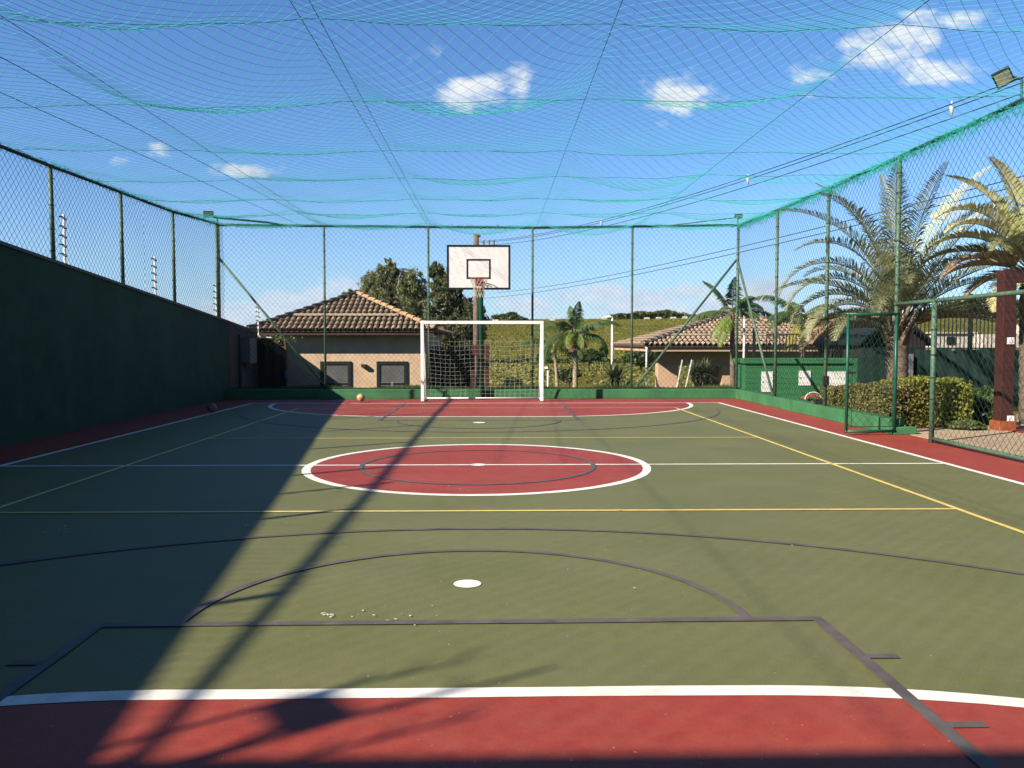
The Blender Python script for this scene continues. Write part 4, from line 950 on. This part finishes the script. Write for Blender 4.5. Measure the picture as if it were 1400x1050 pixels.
# ------------------------------------------------------------------ grass verge and planting behind the back kerb
b = MB(); b.quad((-6.78, 21.46, .225), (6.4, 21.46, .225), (6.4, 22.3, .20), (-6.78, 22.3, .20)); b.quad((-6.78, 22.3, .20), (6.4, 22.3, .20), (8, 24.5, -1.2), (-6.78, 24.5, -1.2)); tag(b.build('grass_bank', 'field'), kind='structure')
rs = np.random.RandomState(2); n = 26000; gx_ = rs.uniform(-6.75, 6.35, n); gy_ = 21.48+rs.uniform(0, 1, n)**1.5*1.0; hh = rs.uniform(.035, .10, n)*(1+.5*np.sin(gx_*2.3)); a = rs.uniform(0, 6.28, n)
base = np.stack([gx_, gy_, np.full(n, .20)], 1); e = np.stack([np.cos(a), np.sin(a), 0*a], 1)*.007; tipv = base+np.stack([rs.normal(0, .025, n), rs.normal(0, .025, n), hh], 1)
V = np.stack([base-e, base+e, tipv], 1).reshape(-1, 3); tag(quads_obj('grass', V, np.arange(3*n).reshape(-1, 3), 'grass'), 'short ragged grass growing along the top of the back kerb', 'grass', kind='stuff')
def spiky(label, c, R_, n, m, name='yucca', heads=1, wid=.035, spread=.3, upw=.35, trunkz=None):
    t = root(name, label, 'plant'); b = MB(); c = Vector(c)
    for h in range(heads):
        hc = c+Vector((U(-spread, spread), U(-spread, spread)*.5, U(-.12, .12))) if heads > 1 else c
        for k in range(n//heads):
            a = U(0, 2*PI); el = math.asin(min(1, U(-upw, 1))); L = R_*U(.7, 1.1)
            d = Vector((math.cos(a)*math.cos(el), math.sin(a)*math.cos(el), math.sin(el))); s_ = d.cross(Vector((0, 0, 1))); s_ = s_.normalized() if s_.length > .1 else Vector((1, 0, 0))
            m1 = hc+d*L*.45; tp = hc+d*L-Vector((0, 0, .12*L)); nn = len(b.v)
            b.v += [tuple(hc-s_*wid*.4), tuple(hc+s_*wid*.4), tuple(m1+s_*wid*.6), tuple(m1-s_*wid*.6), tuple(tp)]; b.f += [(nn, nn+1, nn+2, nn+3), (nn+3, nn+2, nn+4)]; b.mi += [0, 0]
        if trunkz is not None: b2 = MB(); b2.tube([(hc.x*.6+c.x*.4, hc.y, trunkz), hc], [.07, .045], 7); b2.build('stem', 'trunk', t, True)
    o = b.build('leaves', m, t); return t
random.seed(21)
spiky('spiky dark yucca behind the kerb between two fence posts right of the small palm', at(843, 515, 26), .62, 220, 'yucca', heads=3, spread=.25, trunkz=-1.2)
spiky('big spiky yucca in front of the pavilion opening', at(950, 512, 27), .62, 420, 'yucca', heads=6, spread=.42, trunkz=-1.2)
spiky('pale green agave low at the kerb beside the yucca', at(856, 532, 24), .42, 40, 'agave_light', 'agave', wid=.06, upw=0)
for a, c_, l in ((925, 933, 'white leaning pole left of the pair in front of the pavilion'), (937, 946, 'white leaning pole right of the pair in front of the pavilion')):
    b = MB(); b.tube([at(a, 532, 26), at(c_, 492, 26)], .026, 7); tag(b.build('leaning_pole', 'rope_white'), l, 'pole', 'leaning poles')

# lamp posts
def lamp(label, px, py0, Y, r, head):
    t = root('lamp_post', label, 'lamp post', 'slim lamp posts beyond the fence'); p = at(px, py0, Y); b = MB(); b.tube([(p.x, p.y, -1.6), tuple(p)], r, 8); b.build('pole', 'white_paint', t, True)
    b = MB(); b.tube([p, p+Vector((head*.5, 0, .06)), p+Vector((head, 0, .05))], r*.7, 6); hw_ = .13 if Y > 30 else .06; b.box(p.x+head-hw_, p.x+head+hw_, p.y-.08, p.y+.08, p.z+.0, p.z+.05); b.build('lamp_head', 'white_paint', t)
lamp('tall white lamp post right of the small palm', 837, 434, 34, .04, -.2)
lamp('short white garden lamp beside the goal post', 749, 504, 27, .028, -.06)
lamp('slim pale lamp post behind the right corner brace', 1018, 410, 27, .035, .0)

# utility pole and power lines
up = root('utility_pole', 'brown utility pole rising behind the backboard', 'pole')
p = at(651, 320, 41); b = MB(); b.tube([(p.x, 41, -2.2), (p.x, 41, 2), (p.x, 41, p.z)], [.17, .155, .13], 12); b.build('pole', 'pole_wood', up, True)
b = MB(); b.tube([(p.x-.05, 41, p.z-.12), (p.x+.22, 41, p.z-.1)], .05, 8); b.build('cap', 'ridge_grey', up)
for i, dx in enumerate((.35, .62, .85)): b = MB(); q = at(651, 331, 41); b.tube([(q.x+dx, 40.9, q.z-.25), (q.x+dx, 40.9, q.z+.08)], .06, 8); b.build('insulator', 'metal_grey', up)
b = MB(); q = at(651, 334, 41); b.box(q.x, q.x+1.0, 40.9, 41.0, q.z-.24, q.z-.14); b.build('crossarm', 'pole_wood', up)
A = Vector((-.95, 41, at(660, 331, 41).z)); B_ = Vector((7.6, 12, at(1400, 107, 12).z))
def wpt(t, oz=0, ox=0): p = A.lerp(B_, t); p.z -= 4*.52*t*(1-t); p.z += oz; p.x += ox; return p
wl3 = ['upper power line running from the pole to the top right', 'middle power line just under the upper one', 'lower power line of the three to the top right']
for i, (oz, ox) in enumerate(((.03, 0), (-.02, .06), (-.16, .1))):
    b = MB(); b.tube([wpt(t, oz, ox) for t in np.linspace(0, 1.25, 40)], .0085, 5); tag(b.build('power_line', 'cable'), wl3[i], 'power line', 'three lines from the utility pole')
for t, l in ((.50, 'white spacer hanging on the lines right of the backboard, farthest'), (.768, 'white spacer on the lines above the right corner'), (.955, 'white spacer on the lines near the bracket floodlight, nearest')):
    p = wpt(t, -.05, .03); b = MB(); b.tube([p+Vector((0, 0, .14)), p+Vector((0, 0, .07)), p+Vector((0, 0, .05)), p, p-Vector((0, 0, .1))], [.008, .02, .036, .033, .012], 8)
    tag(b.build('spacer', 'rope_white', None, True), l, 'line spacer', 'spacers on the power lines')
for i, (a, c_) in enumerate((((680, 400, 60), (1402, 240, 16)), ((660, 408, 60), (1402, 252, 16)))):
    P0 = at(*a); P1 = at(*c_); b = MB(); b.tube([P0.lerp(P1, t)-Vector((0, 0, 4*.35*t*(1-t))) for t in np.linspace(0, 1.1, 20)], .010, 4)
    tag(b.build('power_line', 'cable'), ['faint distant line crossing behind the fence, upper of two', 'faint distant line crossing behind the fence, lower of two'][i], 'power line', 'two faint lines behind the fence')

# ------------------------------------------------------------------ trees
Yt = 46; S_ = Yt/F
def tp(px, py, Y=Yt): return at(px, py, Y)
def cr(px, py, rx, ry, wgt, Y=Yt): return (tuple(at(px, py, Y)), (rx*Y/F, rx*Y/F*.8, ry*Y/F), wgt)
tree('wispy grey green tree above the ridge of the beige house', (tp(545, 400).x, Yt, -2), tuple(tp(532, 362)), [cr(528, 378, 18, 26, .7), cr(512, 398, 24, 30, 1), cr(562, 400, 24, 34, 1.2), cr(540, 420, 45, 40, 1.3), cr(497, 420, 14, 22, .45), cr(575, 425, 16, 36, .6)], 18000, .27, 'leaf_wispy', 3, nclump=120, asp=.10)
tree('darker tree behind the backboard and hoop pole', (tp(628, 500, 43).x, 43, -2), tuple(tp(622, 390, 43)), [cr(610, 400, 24, 32, 1, 43), cr(600, 440, 24, 40, 1, 43), cr(640, 440, 30, 34, 1.2, 43), cr(640, 490, 26, 40, 1, 43), cr(596, 372, 10, 14, .3, 43), cr(620, 380, 16, 18, .5, 43)], 28000, .30, 'leaf_dark', 4, nclump=110, asp=.11)
tree('small far tree top at the left end of the beige roof', (tp(470, 440, 60).x, 60, -2), tuple(tp(476, 420, 60)), [cr(477, 408, 10, 12, 1, 60), cr(462, 420, 14, 10, 1, 60)], 2500, .34, 'leaf_wispy', 5, nclump=16)
# palms
random.seed(5)
palm('small palm standing alone on the bank right of the goal', (at(787, 530, 28).x, 28, -1.3), at(786, 458, 28), [(PI*.97, .55, 1.5, 1.2), (PI*.06, .75, 1.75, 1.5), (PI*.5, 1.25, 1.35, .9), (PI*1.5, 1.35, 1.3, .8), (PI*1.4, .3, 1.1, 2.0, 'palm_lit'), (PI*1.62, .2, 1.0, 2.0, 'palm_lit'), (PI*1.9, .3, 1.25, 1.7), (PI*1.15, .15, 1.5, 1.5), (PI*.85, .9, 1.4, 1.5), (PI*.3, .4, 1.2, 1.5), (PI*1.75, .8, 1.25, 1.6), (PI*1.25, .9, 1.1, 1.5), (PI*1.05, -.2, 1.0, 1.0, 'palm_lit'), (PI*1.5, -.6, .55, .5, 'palm_dead'), (PI*1.3, -.5, .6, .6, 'palm_dead'), (PI*1.8, -.5, .55, .6, 'palm_dead')], .42, r0=.095, r1=.075)
palm('slender palm half hidden behind the small palm right of the goal', (at(765, 530, 31).x, 31, -1.5), at(758, 470, 31), ring(10, 1.0, -.4, 1.45, 1.5, 4), .40, r0=.07, r1=.055)
random.seed(6)
palm('palm in the right corner in front of the pavilion roof', (at(1003, 530, 25.5).x, 25.5, -1.2), at(1001, 428, 25.5), [(PI*.96, .15, 1.45, 1.1), (PI*1.45, 1.3, 1.3, .9), (PI*.9, 1.2, 1.35, .9), (PI*.1, .6, 1.3, 1.5), (PI*.02, .2, 1.5, 1.0), (PI*1.12, -.5, 1.2, 1.0, 'palm_lit'), (PI*1.25, -.7, 1.25, .8, 'palm_lit'), (PI*1.5, .6, .9, 1.8), (PI*1.8, .3, 1.0, 1.6), (PI*.5, .5, 1.2, 1.4), (PI*1.65, 1.0, 1.0, 1.3)], .40, r0=.085, r1=.07, trunkmat='trunk')
random.seed(8)
palm('palm behind the green meter wall with one yellowing hanging frond', (at(1097, 530, 24.6).x, 24.6, -1.0), at(1098, 432, 24.6), [(PI*.95, .9, 1.7, 1.5), (PI*1.05, .25, 1.3, 1.3), (PI*.9, .05, 1.1, 1.2), (PI*.02, .1, 1.3, 1.3), (PI*1.9, -.1, 1.35, 1.1), (PI*.1, .6, 1.5, 1.5), (PI*1.35, .4, 1.0, 1.8), (PI*1.6, .5, 1.0, 1.8), (PI*1.2, -.75, 1.35, .5, 'palm_yellow'), (PI*.5, .9, 1.1, 1.2)], .40, r0=.08, r1=.065)
# the two big feather palms
random.seed(31)
bigY = 15.9
fr = [(PI*1.0, 1.22, 3.2, 2.7), (PI*1.02, 1.02, 2.8, 2.5), (PI*.98, .82, 2.45, 2.3), (PI*1.04, .64, 2.3, 2.2), (PI*.93, .46, 2.1, 2.0), (PI*1.05, .28, 2.0, 1.3, 'palm_dead'), (PI*.97, .12, 1.9, .9, 'palm_dead'), (PI*1.01, .36, 2.1, 1.5),
      (PI*.9, 1.32, 3.5, 1.5), (PI*1.12, 1.38, 3.3, 1.3), (PI*.5, 1.5, 3.3, .6), (PI*1.6, 1.45, 3.2, .7), (PI*.75, 1.40, 3.4, .9), (PI*1.3, 1.42, 3.3, 1.0),
      (PI*.03, 1.27, 3.9, .75, 'palm_pale'), (PI*1.97, 1.13, 3.8, .85, 'palm_pale'), (PI*.02, .98, 3.4, 1.1), (PI*1.97, .86, 3.1, 1.2), (PI*.05, .70, 2.8, 1.1), (PI*1.95, .48, 2.5, .9), (PI*1.98, .34, 2.4, .8, 'palm_dead'), (PI*.05, .20, 2.2, .5, 'palm_dead'), (PI*.0, .55, 2.6, 1.2),
      (PI*.35, 1.1, 3.0, 1.4), (PI*.65, 1.0, 2.9, 1.5), (PI*1.4, 1.05, 2.2, 1.8), (PI*1.7, 1.15, 2.4, 1.7), (PI*1.3, .9, 2.0, 2.2), (PI*.8, .8, 2.6, 1.4), (PI*.2, .85, 2.7, 1.3), (PI*1.1, 1.25, 3.0, 1.9), (PI*1.88, 1.36, 3.2, 1.2), (PI*1.15, .5, 1.8, 1.8)]
palm('tall grey green feather palm with arching fronds behind the gate', (at(1226, 560, bigY).x, bigY, -.1), at(1227, 448, bigY), fr, .60, trunkmat='trunk', r0=.21, r1=.19, n=76, wid=.027, m='palm_grey', vang=.55, hang=.22, group='feather palms at the right')
b = MB(); cr0 = at(1227, 448, bigY)
for k in range(26):
    a = k*2.4; z = -.35+.5*(k/26); d = Vector((math.cos(a), math.sin(a), 0)); p = cr0+Vector((0, 0, z))+d*.17; b.tube([p, p+d*.07+Vector((0, 0, .16)), p+d*.16+Vector((0, 0, .32))], [.05, .035, .015], 5)
o = tag(b.build('leaf_bases', 'trunk_pale', bpy.data.objects['trunk'].parent if False else None, True), kind='stuff'); o.parent = [q for q in bpy.data.objects if q.name.startswith('palm_tree') and q.get('label', '').startswith('tall grey')][0]
random.seed(33)
big2 = at(1409, 372, 14.6)
fr = [(PI*1.0, 1.15, 2.3, 1.9, 'palm_pale'), (PI*1.03, .95, 2.0, 1.7, 'palm_pale'), (PI*.96, .80, 1.9, 1.6, 'palm_pale'), (PI*1.02, .45, 1.7, 1.2, 'palm_dead'), (PI*1.1, 1.4, 2.2, .9, 'palm_pale'), (PI*.9, 1.3, 2.3, 1.1, 'palm_pale'), (PI*.98, .25, 1.6, .9, 'palm_dead'), (PI*.5, 1.2, 2, 1.2), (PI*.1, 1.1, 2, 1.4), (PI*1.5, 1.3, 1.8, 1.2, 'palm_pale'), (PI*1.9, 1, 2, 1.5), (PI*1.2, .9, 1.5, 1.8, 'palm_grey'), (PI*.8, .6, 1.8, 1.3), (PI*1.4, .7, 1.3, 1.7, 'palm_pale'), (PI*.04, .4, 1.8, 1.2), (PI*1.0, -.1, 1.3, .9, 'palm_dead'), (PI*1.15, -.4, 1.2, .6, 'palm_pale')]
palm('second feather palm at the right edge with pale yellow green fronds', (big2.x+.1, 14.6, 0), big2, fr, .46, trunkmat='trunk', r0=.2, r1=.17, n=64, wid=.046, m='palm_grey', vang=.6, hang=.18, group='feather palms at the right')

# ------------------------------------------------------------------ far fields, bushes, woods, buildings
rs = np.random.RandomState(12)
pos = []
y = 66.0
while y < 318:
    n = int(70+y*.9); x = rs.uniform(-.02*y-6, .68*y+8, n); yy = y+rs.normal(0, .25, n)
    for a_, b2 in zip(x, yy): pos.append((a_, b2, terr(a_, b2)+.12))
    y += 2.2+y*.010
pos = np.array(pos); nP = len(pos); rep = 5; pr_ = np.repeat(pos, rep, 0)+rs.normal(size=(nP*rep, 3))*np.array([.5, .2, .07]); V, Fq = leaves(pr_, .30, .3, 0, rs, 1.0)
tag(quads_obj('crop_rows', V, Fq, 'crop'), 'low rough crop rows covering the distant sloping field', 'crops', kind='stuff')
def bush(label, px, py, Y, rx, ry, n, m='bush_far', group=None, size=None, name='bush'):
    p = at(px, py, Y); k = Y/F; rs = np.random.RandomState(int(px+py)); q = rs.normal(size=(n, 3)); q /= np.linalg.norm(q, axis=1, keepdims=True); q *= rs.uniform(.35, 1, (n, 1))**.4; q += .18*np.sin(q[:, [1, 2, 0]]*5+px)
    t = root(name, label, 'bush' if name == 'bush' else 'tree', group)
    V, Fq = leaves(q*np.array([rx*k, rx*k*.6, ry*k])+np.array(p), size or max(.2, rx*k*.16), .35, 0, rs); tag(quads_obj('foliage', V, Fq, m, t), kind='stuff')
    b = MB(); gz = min(terr(p.x, p.y), p.z-.2); b.tube([(p.x, p.y, gz-.2), (p.x+.1, p.y, p.z)], max(.04, rx*k*.06), 5); b.build('trunk', 'bark_dark', t)
for i, (px, py, Y, rx, ry, l) in enumerate(((876, 488, 90, 24, 13, 'dark round bush in the field left of the pavilion'), (859, 471, 95, 7, 8, 'small round bush above the field hedge line'), (778, 512, 60, 17, 9, 'dark low bush on the lower field behind the palms'), (825, 480, 100, 6, 8, 'thin bush beside the tall white lamp post'), (805, 486, 100, 18, 8, 'green bush on the hedge line behind the small palm'), (698, 433, 315, 13, 6, 'little tree on the skyline just right of the hoop'), (684, 435, 318, 11, 6, 'little tree on the skyline nearest the hoop pole'), (712, 437, 310, 9, 4, 'small tree on the skyline left of a fence post'), (838, 437, 310, 10, 4, 'bush on the skyline by the tall lamp'), (640, 528, 40, 20, 12, 'bush at the foot of the dark tree'), (700, 524, 55, 12, 7, 'low bush seen through the goal net'))):
    bush(l, px, py, Y, rx, ry, 1500, group='bushes in the field')
# hedge line across the field
pts = []
for px in range(560, 905, 3):
    p = at(px, 494, 118); zz = terr(p.x, 118); hgt = .25+.45*abs(noise.noise(Vector((px*.03, 1, 1)))); q = rs.normal(size=(30, 3))*np.array([.5, .4, hgt*.5]); pts.append(q+np.array([p.x, 118+U(-.5, .5), zz+hgt*.6]))
V, Fq = leaves(np.concatenate(pts), .45, .35, 0, rs); tag(quads_obj('field_hedge', V, Fq, 'bush_far'), 'dark scrubby hedge line running across the field', 'hedge', kind='stuff')
def wood(label, pxa, pxb, topf, basepy, Y, n, size, seed):
    rs = np.random.RandomState(seed); px = rs.uniform(pxa, pxb, n); u = rs.uniform(0, 1, n)**.6; P_ = []
    for a, q in zip(px, u):
        tpz = topf(a)+3.2*noise.noise(Vector((a*.06, seed, 0)))+1.8*noise.noise(Vector((a*.21, seed, 4))); py = basepy+(tpz-basepy)*q; P_.append(tuple(at(a, py, Y+rs.uniform(-10, 10))))
    V, Fq = leaves(np.array(P_), size, .4, 0, rs); return tag(quads_obj('woodland', V, Fq, 'bush_far'), label, 'woodland', kind='stuff')
wood('dark belt of trees along the crest of the field', 832, 1000, lambda a: np.interp(a, [832, 860, 920, 945, 1000], [434, 430, 427, 434, 430]), 439, 322, 16000, 2.0, 1)
wood('wooded hill in the far right distance behind the bars', 1235, 1520, lambda a: np.interp(a, [1235, 1300, 1400, 1520], [432, 418, 414, 410]), 447, 335, 52000, 2.6, 2)
wl2 = root('far_building', 'long low white building in the distance right of the hut', 'building'); p, q = at(1278, 456, 62), at(1331, 476, 62)
b = MB(); b.box(p.x, q.x, 62, 66, q.z-.5, p.z); b.build('wall', 'far_white', wl2); b = MB(); b.box(p.x-.2, q.x+.2, 61.8, 66.2, p.z, p.z+.12); b.build('roof', 'mortar', wl2)
b = MB(); p2 = at(1300, 464, 61.95); b.box(p2.x-.3, p2.x+.3, 61.94, 61.99, p2.z-.4, p2.z+.2); b.build('window', 'black', wl2)
wl2 = root('far_building', 'white building in the distance on both sides of the pergola post', 'building'); p, q = at(1344, 457, 75), at(1440, 466, 75)
b = MB(); b.box(p.x, q.x, 75, 80, q.z-1.5, p.z); b.build('wall', 'far_white', wl2); b = MB(); p = at(1394, 444, 76); b.box(p.x, p.x+3, 75.5, 79, p.z-2, p.z); b.build('upper_floor', 'far_white', wl2)
b = MB(); b.box(p.x+.4, p.x+1.1, 75.42, 75.49, p.z-.8, p.z-.2); b.build('window', 'black', wl2)
for i, (px, py, Y) in enumerate(((755, 443, 300), (826, 440, 305), (677, 443, 300), (884, 441, 305), (900, 441, 305), (936, 440, 305), (920, 440, 300))):
    p = at(px, py, Y); z_ = terr(p.x, p.y); b = MB(); b.box(p.x-.9, p.x+.9, p.y-1, p.y+1, z_-.5, max(p.z, z_+.3)); b.quad((p.x-1, p.y-1.1, max(p.z, z_+.3)), (p.x+1, p.y-1.1, max(p.z, z_+.3)), (p.x+1, p.y, max(p.z, z_+.3)+.5), (p.x-1, p.y, max(p.z, z_+.3)+.5))
    tag(b.build('far_shed', 'far_white'), 'tiny white shed on the far crest '+['just right of the small palm crown', 'beside the tall lamp post top', 'seen through the goal near the hoop pole', 'just right of the fence post past the lamp', 'second past that post, short of the brace', 'nearest the slanting back right brace', 'midway along the dark tree belt'][i], 'shed', 'tiny white sheds on the crest')
